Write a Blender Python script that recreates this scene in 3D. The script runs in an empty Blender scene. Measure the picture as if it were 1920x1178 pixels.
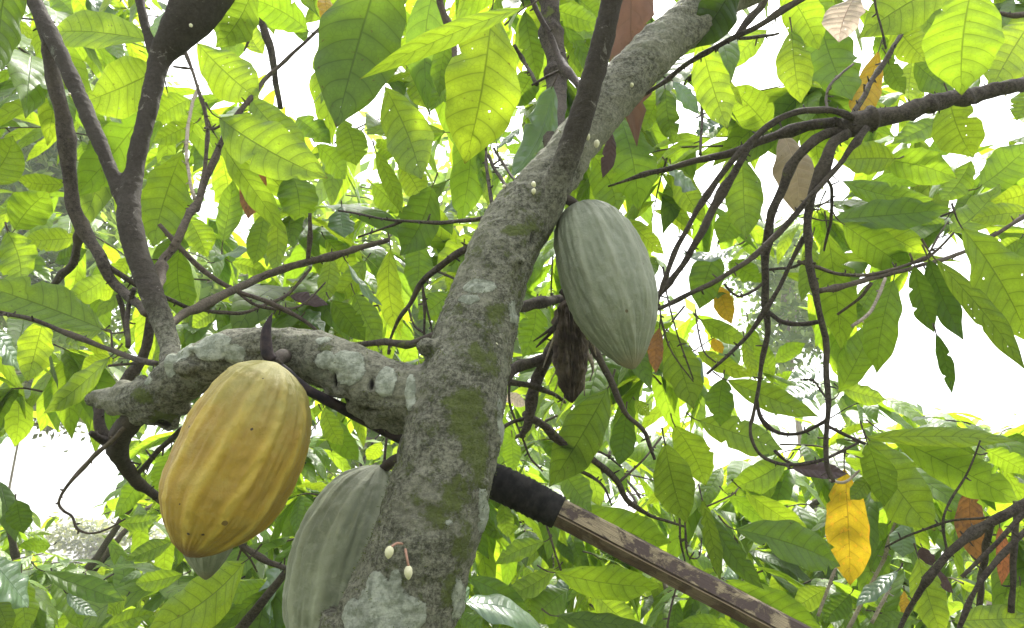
import bpy, bmesh, math, random
import numpy as np
from mathutils import Vector, noise
R = math.radians
rng = random.Random(7)

# ------------------------------------------------------------------ camera, world, sun, exposure
FPX = 1450.0; PITCH = R(20); CAM = np.array([0.0, 0.0, 1.5])
RT = np.array([1.0, 0, 0]); FW = np.array([0, math.cos(PITCH), math.sin(PITCH)]); UP = np.array([0, -math.sin(PITCH), math.cos(PITCH)])
sc = bpy.context.scene; C = sc.collection
cd = bpy.data.cameras.new('camera'); co = bpy.data.objects.new('camera', cd); C.objects.link(co)
cd.sensor_width = 36; cd.lens = FPX / 1920 * 36; cd.clip_start = 0.05; cd.clip_end = 5000
co.location = CAM; co.rotation_euler = (math.pi / 2 + PITCH, 0, 0); sc.camera = co

SUN_EL, SUN_AZ = R(62), R(12)          # azimuth from +Y towards +X: sun high and beyond the tree
w = bpy.data.worlds.new('World'); sc.world = w; w.use_nodes = True
nt = w.node_tree; nt.nodes.clear()
sky = nt.nodes.new('ShaderNodeTexSky'); sky.sky_type = 'NISHITA'; sky.sun_disc = False
sky.sun_elevation = SUN_EL; sky.sun_rotation = SUN_AZ; sky.dust_density = 6; sky.air_density = 1.2; sky.altitude = 100
hs = nt.nodes.new('ShaderNodeHueSaturation'); hs.inputs['Saturation'].default_value = 0.25; hs.inputs['Value'].default_value = 1.0
bg = nt.nodes.new('ShaderNodeBackground'); bg.inputs['Strength'].default_value = 0.15
wo = nt.nodes.new('ShaderNodeOutputWorld')
nt.links.new(sky.outputs[0], hs.inputs['Color']); nt.links.new(hs.outputs[0], bg.inputs['Color']); nt.links.new(bg.outputs[0], wo.inputs[0])
ld = bpy.data.lights.new('sun', 'SUN'); ld.energy = 2.2; ld.angle = R(4); ld.color = (1, 0.96, 0.88)
so = bpy.data.objects.new('sun', ld); C.objects.link(so)
sd = Vector((math.cos(SUN_EL) * math.sin(SUN_AZ), math.cos(SUN_EL) * math.cos(SUN_AZ), math.sin(SUN_EL)))
so.rotation_euler = sd.to_track_quat('Z', 'Y').to_euler(); so.location = (0, 0, 30)
sc.view_settings.view_transform = 'Standard'; sc.view_settings.look = 'None'
sc.view_settings.exposure = 2.02; sc.view_settings.gamma = 1
cy = sc.cycles; cy.max_bounces = 10; cy.diffuse_bounces = 5; cy.glossy_bounces = 3; cy.transmission_bounces = 6; cy.transparent_max_bounces = 12

# ------------------------------------------------------------------ helpers
def at(x, y, d):
    return CAM + d * (FW + (x - 960) / FPX * RT - (y - 589) / FPX * UP)
def proj(P):
    q = np.atleast_2d(P) - CAM; z = q @ FW; z = np.where(z < .05, .05, z)
    return 960 + FPX * (q @ RT) / z, 589 - FPX * (q @ UP) / z
def nrm(v): return v / (np.linalg.norm(v) + 1e-12)

def new_mat(name):
    m = bpy.data.materials.new(name); m.use_nodes = True; m.node_tree.nodes.clear(); return m
class NT:
    """small node-writing helper"""
    def __init__(s, m): s.t = m.node_tree
    def n(s, typ, **kw):
        o = s.t.nodes.new(typ)
        for k, v in kw.items():
            if k.startswith('i_'): o.inputs[k[2:].replace('_', ' ')].default_value = v
            else: setattr(o, k, v)
        return o
    def l(s, a, b): s.t.links.new(a, b)
    def math(s, op, a, b=None, c=None, clamp=False):
        o = s.t.nodes.new('ShaderNodeMath'); o.operation = op; o.use_clamp = clamp
        for i, v in enumerate((a, b, c)):
            if v is None: continue
            if isinstance(v, (int, float)): o.inputs[i].default_value = v
            else: s.l(v, o.inputs[i])
        return o.outputs[0]
    def mix(s, f, a, b):
        o = s.t.nodes.new('ShaderNodeMix'); o.data_type = 'RGBA'
        for k, v in ((0, f), (6, a), (7, b)):
            if isinstance(v, tuple): o.inputs[k].default_value = (*v, 1)
            elif isinstance(v, (int, float)): o.inputs[k].default_value = v
            else: s.l(v, o.inputs[k])
        return o.outputs[2]
    def noise(s, scale, detail=4, rough=.55, vec=None, dist=0):
        o = s.n('ShaderNodeTexNoise'); o.inputs['Scale'].default_value = scale; o.inputs['Detail'].default_value = detail
        o.inputs['Roughness'].default_value = rough; o.inputs['Distortion'].default_value = dist
        if vec is not None: s.l(vec, o.inputs['Vector'])
        return o.outputs['Fac']
    def step(s, v, a, b):
        o = s.n('ShaderNodeMapRange', interpolation_type='SMOOTHSTEP'); s.l(v, o.inputs[0])
        o.inputs[1].default_value = a; o.inputs[2].default_value = b; return o.outputs[0]
    def attr(s, name): return s.n('ShaderNodeAttribute', attribute_name=name).outputs['Fac']
    def ramp(s, v, stops):
        o = s.n('ShaderNodeValToRGB'); s.l(v, o.inputs[0]); e = o.color_ramp.elements
        while len(e) < len(stops): e.new(.5)
        for i, (p, c) in enumerate(stops): e[i].position = p; e[i].color = (*c, 1)
        return o.outputs[0]

def leaf_mat(name, dif, tra, rough=.42, spec=.5, tmix=.5, veins=9, holes=True, spots=None, vein_dark=.8, vein_col=None, blotch=None, fine=True):
    m = new_mat(name); N = NT(m)
    uv = N.n('ShaderNodeUVMap', uv_map='UVMap'); sp = N.n('ShaderNodeSeparateXYZ'); N.l(uv.outputs[0], sp.inputs[0])
    u, v = sp.outputs[0], sp.outputs[1]           # u along the leaf 0..1, v across -1..1
    av = N.math('ABSOLUTE', v)
    tint = N.attr('tint')
    # lateral veins leave the midrib and arch towards the tip
    arc = N.math('MULTIPLY', N.math('POWER', av, 1.5), .115)
    ph = N.math('MULTIPLY', N.math('SUBTRACT', u, arc), veins)
    off = N.math('MULTIPLY', N.math('GREATER_THAN', v, 0), .37)
    fr = N.math('FRACT', N.math('ADD', ph, off))
    dl = N.math('ABSOLUTE', N.math('SUBTRACT', fr, .5))        # 0 at vein
    wl = N.math('MULTIPLY_ADD', av, -.035, .078)
    lat = N.math('POWER', N.math('SUBTRACT', 1, N.math('DIVIDE', dl, wl), clamp=True), .8)
    soft = N.math('SUBTRACT', 1, N.math('MULTIPLY', dl, 3.2), clamp=True)      # tone darkens softly beside each rib
    mid = N.math('SUBTRACT', 1, N.math('DIVIDE', av, N.math('MULTIPLY_ADD', u, -.04, .062)), clamp=True)
    vm = N.math('MAXIMUM', N.math('MAXIMUM', N.math('MULTIPLY', lat, .85), N.math('MULTIPLY', soft, .28)), mid)
    cmb = N.n('ShaderNodeCombineXYZ'); N.l(N.math('MULTIPLY', u, 34), cmb.inputs[0]); N.l(N.math('MULTIPLY', v, 7), cmb.inputs[1]); N.l(N.math('MULTIPLY', tint, 37), cmb.inputs[2])
    if fine:
        vo = N.n('ShaderNodeTexVoronoi', feature='DISTANCE_TO_EDGE'); vo.inputs['Scale'].default_value = 1.0; N.l(cmb.outputs[0], vo.inputs['Vector'])
        fv = N.math('SUBTRACT', 1, N.math('MULTIPLY', vo.outputs['Distance'], 9), clamp=True)
        vm2 = N.math('MAXIMUM', vm, N.math('MULTIPLY', fv, .28))
    else: vm2 = vm
    # blotchy variation of the leaf's own green
    nz = N.noise(.32, 4, .6, cmb.outputs[0])
    k = N.math('MULTIPLY_ADD', nz, .7, .65)
    tv = N.math('MULTIPLY_ADD', tint, .5, .75)
    kk = N.math('MULTIPLY', k, tv)
    hue = N.n('ShaderNodeHueSaturation'); N.l(N.math('MULTIPLY_ADD', tint, -.03, .515), hue.inputs['Hue']); hue.inputs['Color'].default_value = (*tra, 1); N.l(kk, hue.inputs['Value'])
    hue2 = N.n('ShaderNodeHueSaturation'); N.l(N.math('MULTIPLY_ADD', tint, -.02, .51), hue2.inputs['Hue']); hue2.inputs['Color'].default_value = (*dif, 1); N.l(kk, hue2.inputs['Value'])
    vc = vein_col or tuple(c * .28 for c in tra)
    tc = N.mix(N.math('MULTIPLY', vm2, vein_dark), hue.outputs[0], vc)
    dc = N.mix(N.math('MULTIPLY', vm2, .6), hue2.outputs[0], (tuple(min(1, c * 1.5) for c in dif) if tmix < .4 and not vein_col else tuple(c * .35 for c in dif)) if not vein_col else vein_col)
    if blotch:
        bl = N.step(N.noise(.5, 3, .6, cmb.outputs[0]), .56, .64)
        tc = N.mix(bl, tc, blotch); dc = N.mix(bl, dc, blotch)
    # brown necrotic specks and tip
    s2 = N.step(N.noise(.9, 2, .5, cmb.outputs[0]), .70, .74)
    tipb = N.step(N.math('ADD', u, N.math('MULTIPLY', nz, .08)), 1.0, 1.05)
    sp_ = N.math('MAXIMUM', N.math('MULTIPLY', s2, .6), tipb)
    tc = N.mix(sp_, tc, (.10, .055, .015)); dc = N.mix(sp_, dc, (.06, .035, .015))
    bs = N.n('ShaderNodeBsdfPrincipled'); N.l(dc, bs.inputs['Base Color']); bs.inputs['Roughness'].default_value = rough
    bs.inputs['Specular IOR Level'].default_value = spec
    tr = N.n('ShaderNodeBsdfTranslucent'); N.l(tc, tr.inputs[0])
    # quilted bump between the veins
    h = N.math('ADD', N.math('MULTIPLY', N.math('POWER', dl, .7), 1.0), N.math('MULTIPLY', N.noise(1.2, 3, .5, cmb.outputs[0]), .25))
    h = N.math('SUBTRACT', h, N.math('MULTIPLY', mid, .6))
    bp = N.n('ShaderNodeBump'); bp.inputs['Strength'].default_value = .45; bp.inputs['Distance'].default_value = .0038; N.l(h, bp.inputs['Height'])
    N.l(bp.outputs[0], bs.inputs['Normal']); N.l(bp.outputs[0], tr.inputs['Normal'])
    mx = N.n('ShaderNodeMixShader'); mx.inputs[0].default_value = tmix; N.l(bs.outputs[0], mx.inputs[1]); N.l(tr.outputs[0], mx.inputs[2])
    out = N.n('ShaderNodeOutputMaterial'); last = mx.outputs[0]
    if holes:   # insect holes
        vh = N.n('ShaderNodeTexVoronoi'); vh.inputs['Scale'].default_value = .9; N.l(cmb.outputs[0], vh.inputs['Vector'])
        sc_ = N.n('ShaderNodeSeparateColor'); N.l(vh.outputs['Color'], sc_.inputs[0])
        rad = N.math('MULTIPLY', N.math('SUBTRACT', sc_.outputs[0], .90, clamp=True), 2.2)
        has = N.math('MULTIPLY', rad, N.step(tint, .35, .6))
        hol = N.math('LESS_THAN', N.math('ADD', vh.outputs['Distance'], N.math('MULTIPLY', N.math('SUBTRACT', N.noise(3.5, 3, .6, cmb.outputs[0]), .5), .22)), has)
        tp = N.n('ShaderNodeBsdfTransparent'); m2 = N.n('ShaderNodeMixShader'); N.l(hol, m2.inputs[0]); N.l(last, m2.inputs[1]); N.l(tp.outputs[0], m2.inputs[2]); last = m2.outputs[0]
    N.l(last, out.inputs[0]); return m

MAT = {  # greens mix leaf age with sun and overlap shade put into the tone
 'b': leaf_mat('leaf_bright_green', (.105, .20, .018), (.36, .53, .022)),
 'm': leaf_mat('leaf_green', (.085, .165, .018), (.34, .50, .020)),
 'd': leaf_mat('leaf_dark_green', (.055, .11, .015), (.18, .29, .016), rough=.42, spec=.35),
 's': leaf_mat('leaf_glossy_top', (.10, .17, .10), (.16, .28, .07), rough=.28, spec=1.0, tmix=.3),  # greyed base also carries a painted sky sheen
 'y': leaf_mat('leaf_yellow', (.48, .29, .02), (.68, .43, .02), blotch=(.56, .30, .02), holes=False),
 'o': leaf_mat('leaf_orange_brown', (.25, .11, .04), (.40, .165, .05), blotch=(.17, .08, .035), holes=True),
 'r': leaf_mat('leaf_dead_red_brown', (.105, .062, .042), (.09, .05, .028), tmix=.3, holes=False, rough=.55),
 'g': leaf_mat('leaf_dead_beige', (.36, .27, .19), (.30, .22, .13), tmix=.35, holes=False, rough=.6, vein_dark=.4),
 'p': leaf_mat('leaf_dead_papery', (.62, .52, .44), (.55, .45, .36), tmix=.45, holes=True, rough=.7, vein_dark=.9, vein_col=(.16, .07, .05)),
 'k': leaf_mat('leaf_dead_dark', (.085, .055, .06), (.06, .03, .03), tmix=.2, holes=False, rough=.6),
 'F': leaf_mat('leaf_mass', (.12, .22, .022), (.42, .60, .03), holes=False, fine=False),
}
def simple_leaf(name, dif, tra, tm=.45, rough=.5):
    m = new_mat(name); N = NT(m); t = N.attr('tint')
    h1 = N.n('ShaderNodeHueSaturation'); h1.inputs['Color'].default_value = (*dif, 1); N.l(N.math('MULTIPLY_ADD', t, .9, .55), h1.inputs['Value']); N.l(N.math('MULTIPLY_ADD', t, -.04, .52), h1.inputs['Hue'])
    h2 = N.n('ShaderNodeHueSaturation'); h2.inputs['Color'].default_value = (*tra, 1); N.l(N.math('MULTIPLY_ADD', t, .9, .55), h2.inputs['Value']); N.l(N.math('MULTIPLY_ADD', t, -.04, .52), h2.inputs['Hue'])
    b = N.n('ShaderNodeBsdfPrincipled'); N.l(h1.outputs[0], b.inputs['Base Color']); b.inputs['Roughness'].default_value = rough
    tr = N.n('ShaderNodeBsdfTranslucent'); N.l(h2.outputs[0], tr.inputs[0]); mx = N.n('ShaderNodeMixShader'); mx.inputs[0].default_value = tm
    N.l(b.outputs[0], mx.inputs[1]); N.l(tr.outputs[0], mx.inputs[2]); o = N.n('ShaderNodeOutputMaterial'); N.l(mx.outputs[0], o.inputs[0]); return m
FAR_G = simple_leaf('far_foliage_grey_green', (.13, .19, .06), (.26, .38, .07))
FAR_B = simple_leaf('far_foliage_brownish', (.15, .175, .07), (.26, .29, .09))

def bark_mat(name, dark, lite, moss=(.11, .14, .022), moss_amt=0.0, rough=.85, bump=.6, scale=1.0, twig=False):
    m = new_mat(name); N = NT(m)
    tc = N.n('ShaderNodeTexCoord').outputs['Object']
    n1 = N.noise(28 * scale, 6, .65, tc); n2 = N.noise(190 * scale, 8, .82, tc); n3 = N.noise(9 * scale, 3, .5, tc)
    c = N.mix(N.step(N.math('MULTIPLY_ADD', n2, .85, N.math('MULTIPLY', n1, .25)), .44, .66), dark, lite)
    mp = N.n('ShaderNodeMapping'); N.l(tc, mp.inputs[0]); mp.inputs['Scale'].default_value = (1, 1, 3.2)
    n4 = N.noise(95 * scale, 5, .75, mp.outputs[0], .8)       # transverse wrinkles
    c = N.mix(N.math('MULTIPLY', N.step(n4, .52, .66), .5), c, tuple(x * .32 for x in dark))
    c = N.mix(N.math('MULTIPLY', N.step(n3, .52, .62), .35), c, tuple(min(1, x * 1.25) for x in lite))
    hgt = N.math('ADD', N.math('MULTIPLY', n4, .9), N.math('MULTIPLY', n2, 1.3))
    if not twig:
        ms, li, ho = N.attr('moss'), N.attr('lichen'), N.attr('hole')
        c = N.mix(N.math('MULTIPLY', N.attr('young'), .92), c, N.mix(n2, (.020, .015, .011), (.085, .066, .052)))
        # thin scattered pale crusts and pinkish blooms all over the bark
        sc1 = N.step(N.noise(40, 6, .75, tc, .6), .60, .66)
        c = N.mix(N.math('MULTIPLY', sc1, .6), c, (.36, .33, .28))
        sc2 = N.step(N.noise(17, 6, .7, tc, 1.), .60, .68)
        c = N.mix(N.math('MULTIPLY', sc2, .45), c, (.30, .33, .24))
        mm = N.step(N.math('ADD', ms, N.math('MULTIPLY', N.math('SUBTRACT', N.noise(48, 8, .8, tc), .5), 2.3)), .42, .72)
        mcol = N.mix(N.noise(220, 3, .6, tc), (.040, .060, .008), (.18, .23, .030))
        c = N.mix(N.math('MULTIPLY', mm, .82), c, mcol)
        lm = N.step(N.math('ADD', li, N.math('MULTIPLY', N.math('SUBTRACT', N.noise(62, 9, .82, tc, .3), .5), 1.0)), .45, .50)
        lcol = N.mix(N.step(N.noise(130, 5, .7, tc), .38, .62), (.30, .33, .25), (.56, .59, .48))
        c = N.mix(lm, c, lcol)
        c = N.mix(N.step(ho, .45, .8), c, (.012, .010, .008))  # shallow dents painted near-black, so their shade sits in the colour
        hgt = N.math('ADD', hgt, N.math('ADD', N.math('MULTIPLY', lm, .9), N.math('MULTIPLY', mm, N.noise(260, 3, .7, tc))))
    elif moss_amt:
        mm = N.step(N.noise(22, 5, .7, tc), .62 - moss_amt, .70 - moss_amt)
        c = N.mix(N.math('MULTIPLY', mm, .7), c, moss)
    b = N.n('ShaderNodeBsdfPrincipled'); N.l(c, b.inputs['Base Color']); b.inputs['Roughness'].default_value = rough; b.inputs['Specular IOR Level'].default_value = .3
    bp = N.n('ShaderNodeBump'); bp.inputs['Strength'].default_value = bump; bp.inputs['Distance'].default_value = .0045 if not twig else .002; N.l(hgt, bp.inputs['Height']); N.l(bp.outputs[0], b.inputs['Normal'])
    o = N.n('ShaderNodeOutputMaterial'); N.l(b.outputs[0], o.inputs[0]); return m
BARK = bark_mat('bark_mossy_grey', (.068, .068, .046), (.335, .33, .245), bump=1.0)
B_BR = bark_mat('bark_brown_smooth', (.028, .021, .016), (.066, .052, .041), twig=True, bump=.5)
B_DK = bark_mat('bark_dark', (.026, .020, .015), (.095, .078, .060), twig=True, moss_amt=.02, bump=.7)
B_TW = bark_mat('bark_twig', (.045, .034, .026), (.12, .095, .07), twig=True, bump=.4)
B_PL = bark_mat('bark_pale', (.20, .16, .125), (.42, .36, .29), twig=True, bump=.4)

def set_attrs(me, **kw):
    for k, v in kw.items():
        a = me.attributes.new(k, 'FLOAT', 'POINT'); a.data.foreach_set('value', np.asarray(v, dtype=np.float32))
ORG = {}
def origin(p):
    return ORG.get(p.name, np.zeros(3)) if p else np.zeros(3)
def make_obj(name, verts, faces, mats, parent=None, uvs=None, mat_idx=None, smooth=True, **attrs):
    verts = np.asarray(verts, dtype=float) - origin(parent)
    me = bpy.data.meshes.new(name); me.from_pydata(verts.tolist(), [], faces if isinstance(faces, list) else faces.tolist())
    for m in (mats if isinstance(mats, (list, tuple)) else [mats]): me.materials.append(m)
    if smooth: me.polygons.foreach_set('use_smooth', [True] * len(me.polygons))
    if mat_idx is not None: me.polygons.foreach_set('material_index', np.asarray(mat_idx, dtype=np.int32))
    if uvs is not None:
        ul = me.uv_layers.new(name='UVMap'); vi = np.zeros(len(me.loops), dtype=np.int32); me.loops.foreach_get('vertex_index', vi)
        ul.data.foreach_set('uv', np.asarray(uvs, dtype=np.float32)[vi].ravel())
    set_attrs(me, **attrs)
    me.update()
    o = bpy.data.objects.new(name, me); C.objects.link(o)
    if parent: o.parent = parent
    ORG[o.name] = origin(parent)
    return o
def thing(name, label, cat, loc, group=None):
    o = bpy.data.objects.new(name, None); C.objects.link(o); o.location = loc; ORG[o.name] = np.array(loc, dtype=float)
    o.empty_display_size = .05
    o['label'] = label; o['category'] = cat
    if group: o['group'] = group
    return o

def catmull(P, n):
    P = np.asarray(P, dtype=float); K = len(P)
    if K == 2:
        t = np.linspace(0, 1, n)[:, None]; return P[0] * (1 - t) + P[1] * t
    Q = np.vstack([2 * P[0] - P[1], P, 2 * P[-1] - P[-2]]); out = []
    for s in np.linspace(0, K - 1 - 1e-6, n):
        i = int(s); t = s - i; a, b, c, d = Q[i], Q[i + 1], Q[i + 2], Q[i + 3]
        out.append(.5 * ((2 * b) + (c - a) * t + (2 * a - 5 * b + 4 * c - d) * t * t + (3 * b - a - 3 * c + d) * t ** 3))
    return np.array(out)
def tube(P, r, sides=9, rough=0.0, seed=0, cap=True, sub=None, knots=0.0):
    """P control points (3D), r radii at them -> verts, faces"""
    P = np.asarray(P, float); L = np.sum(np.linalg.norm(np.diff(P, axis=0), axis=1))
    n = sub or int(min(160, max(6, len(P) * 4, L / .012)))
    D = catmull(np.hstack([P, np.asarray(r, float)[:, None]]), n); X = D[:, :3]; rr = np.maximum(D[:, 3], .0004)
    rd = random.Random(seed)
    if knots > .15:
        fade = np.minimum(1, np.minimum(np.arange(n), np.arange(n)[::-1]) / 3)
        for i in range(n):
            k_ = min(rr[i], .006) * .85 * fade[i]
            X[i] += k_ * np.array([noise.noise(Vector(X[i] * 17 + seed)), noise.noise(Vector(X[i] * 17 + seed + 9.)), noise.noise(Vector(X[i] * 17 + seed + 17.))]) * 1.1
    T = np.gradient(X, axis=0); T /= np.linalg.norm(T, axis=1)[:, None] + 1e-12
    a = nrm(np.cross(T[0], [0.31, .2, .9])); V = []
    ang = np.linspace(0, 2 * math.pi, sides, endpoint=False)
    kn = np.ones(n)
    if knots:
        for _ in range(max(1, int(L / .07))):
            c = rd.random() * n; kn += knots * rd.random() * np.exp(-((np.arange(n) - c) / (n * .004 / max(L, .05) + .8)) ** 2)
    for i in range(n):
        a = nrm(a - T[i] * np.dot(a, T[i])); b = np.cross(T[i], a)
        for g in ang:
            f = rr[i] * kn[i]
            d = a * math.cos(g) + b * math.sin(g)
            if rough: f *= 1 + rough * noise.noise(Vector(X[i] * 45 + d * 1.3 + seed * 3.1))
            V.append(X[i] + d * f)
    F = []
    for i in range(n - 1):
        for j in range(sides):
            k = (j + 1) % sides
            F.append((i * sides + j, i * sides + k, (i + 1) * sides + k, (i + 1) * sides + j))
    if cap:
        F.append(tuple(range(sides))[::-1]); F.append(tuple((n - 1) * sides + j for j in range(sides)))
    return np.array(V), F
def px_tube(pts, rough=.12, seed=0, sides=9, knots=.25):
    """pts: (x, y, width_px, depth)"""
    P = [at(x, y, d) for x, y, w_, d in pts]; r = [w_ * d / FPX / 2 for x, y, w_, d in pts]
    return tube(P, r, sides, rough, seed, knots=knots)

# ------------------------------------------------------------------ leaves
LU = np.array([0, .015, .05, .1, .17, .28, .42, .55, .68, .78, .86, .92, .965, 1.0])
LW = np.array([.03, .09, .24, .42, .62, .85, .98, 1.0, .91, .73, .49, .26, .10, .015])
def leaf_geo(P0, P1, wid, n0, nu=18, nv=4, bend=0.0, arch=.08, fold=.18, wave=.05, seed=0, petiole=True, bite=0, pet_dir=None):
    """one leaf as verts, faces, uvs, material index: blade from P0 to P1, max width wid, facing n0"""
    rd = random.Random(seed); a = P1 - P0; L = np.linalg.norm(a); a = a / L
    n = nrm(n0 - a * np.dot(n0, a)); s = np.cross(n, a)
    us = np.linspace(0, 1, nu + 1) ** .92; ws = np.interp(us, LU, LW)
    ws = np.convolve(np.pad(ws, 1, mode='edge'), [.2, .6, .2], 'valid'); ws[0] = .02; ws[-1] = .01
    vs = np.linspace(-1, 1, 2 * nv + 1)
    p1, p2, f1 = rd.random() * 6.3, rd.random() * 6.3, rd.uniform(14, 24)
    e1 = [1 + .05 * math.sin(p2 + u * 9) + .04 * math.sin(p1 * 3 + u * 23) for u in us]
    e2 = [1 + .05 * math.sin(p1 + u * 8) + .04 * math.sin(p2 * 3 + u * 26) for u in us]
    for _ in range(bite):
        i = rd.randint(3, nu - 3); (e1 if rd.random() < .5 else e2)[i] *= rd.uniform(.55, .8)
    tw = rd.uniform(-.7, .7)
    V, UV = [], []
    for i, u in enumerate(us):
        c = P0 + a * (L * u) + n * (-arch * L * (4 * u * (1 - u)) if True else 0) + s * (bend * L * 4 * u * (1 - u))
        ca, sa = math.cos(tw * (u - .4)), math.sin(tw * (u - .4)); si = s * ca + n * sa; ni = n * ca - s * sa
        for v in vs:
            e = e2[i] if v > 0 else e1[i]
            y = v * ws[i] * wid / 2 * e
            z = fold * abs(v) ** 1.25 * ws[i] * wid / 2 + wave * wid * ws[i] * abs(v) ** 2 * math.sin(u * f1 + (p1 if v > 0 else p2))
            z -= .10 * wid * ws[i] * v * v * v * v
            V.append(c + si * y + ni * z); UV.append((u, v))
    m = 2 * nv + 1; F = []
    for i in range(nu):
        for j in range(2 * nv):
            F.append((i * m + j, (i + 1) * m + j, (i + 1) * m + j + 1, i * m + j + 1))
    MI = [0] * len(F)
    if petiole:
        pd = pet_dir if pet_dir is not None else nrm(-a + np.array([0, 0, .7]) + np.array([rd.uniform(-.3, .3), rd.uniform(-.3, .3), 0]))
        pl = min(.045, L * .16)
        q = [P0 + a * L * .03, P0 - a * pl * .4, P0 - a * pl * .5 + pd * pl * .6]
        tv, tf = tube(q, [.0009, .0013, .0019], 5, cap=False, sub=5); o = len(V)
        V.extend(tv); UV.extend([(0.02, 0)] * len(tv)); F.extend([tuple(x + o for x in f) for f in tf]); MI.extend([1] * len(tf))
    return V, F, UV, MI

DEF_LABEL = {'y': 'yellow ageing leaf', 'o': 'orange brown dying leaf', 'r': 'dead red brown leaf', 'g': 'dry beige leaf', 'p': 'papery dead leaf with dark veins', 'k': 'shrivelled dark leaf'}
LEAFN = [0]
def traced_leaf(tree, bx, by, tx, ty, w_, kind, d, rdm, label=None):
    LEAFN[0] += 1; sd_ = LEAFN[0]; rd = random.Random(sd_ * 7 + 1)
    Lp = math.hypot(tx - bx, ty - by) * d / FPX
    dd = rd.uniform(-.30, .35) * Lp
    P0, P1 = at(bx, by, d - dd / 2), at(tx, ty, d + dd / 2)
    mid = (P0 + P1) / 2; view = nrm(CAM - mid); a = nrm(P1 - P0)
    n = nrm(view - a * np.dot(view, a)); s = np.cross(n, a)
    roll = R(rd.uniform(-38, 38)); n2 = n * math.cos(roll) + s * math.sin(roll)
    wid = w_ * d / FPX / max(.75, math.cos(roll)) * 1.03
    if kind == 's':      # these show their glossy upper side, tilted to mirror the sky
        n2 = nrm(view + np.array([rd.uniform(-.3, .3), .45, .95])); n2 = nrm(n2 - a * np.dot(n2, a)); wid = w_ * d / FPX / max(.5, abs(np.dot(n2, view)))
    V, F, UV, MI = leaf_geo(P0, P1, wid, n2, nu=26, nv=5, bend=rd.uniform(-.05, .05), arch=rd.uniform(-.13, .13), fold=rd.uniform(.05, .38), wave=rd.uniform(.03, .08), seed=sd_, bite=rd.choice([0, 0, 1, 2]))
    o = make_obj('leaf', V, F, [MAT[kind], B_TW], tree, UV, MI, tint=[rd.random()] * len(V))
    lb = label or DEF_LABEL.get(kind)
    if lb: o['label'] = lb
    return o

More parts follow.
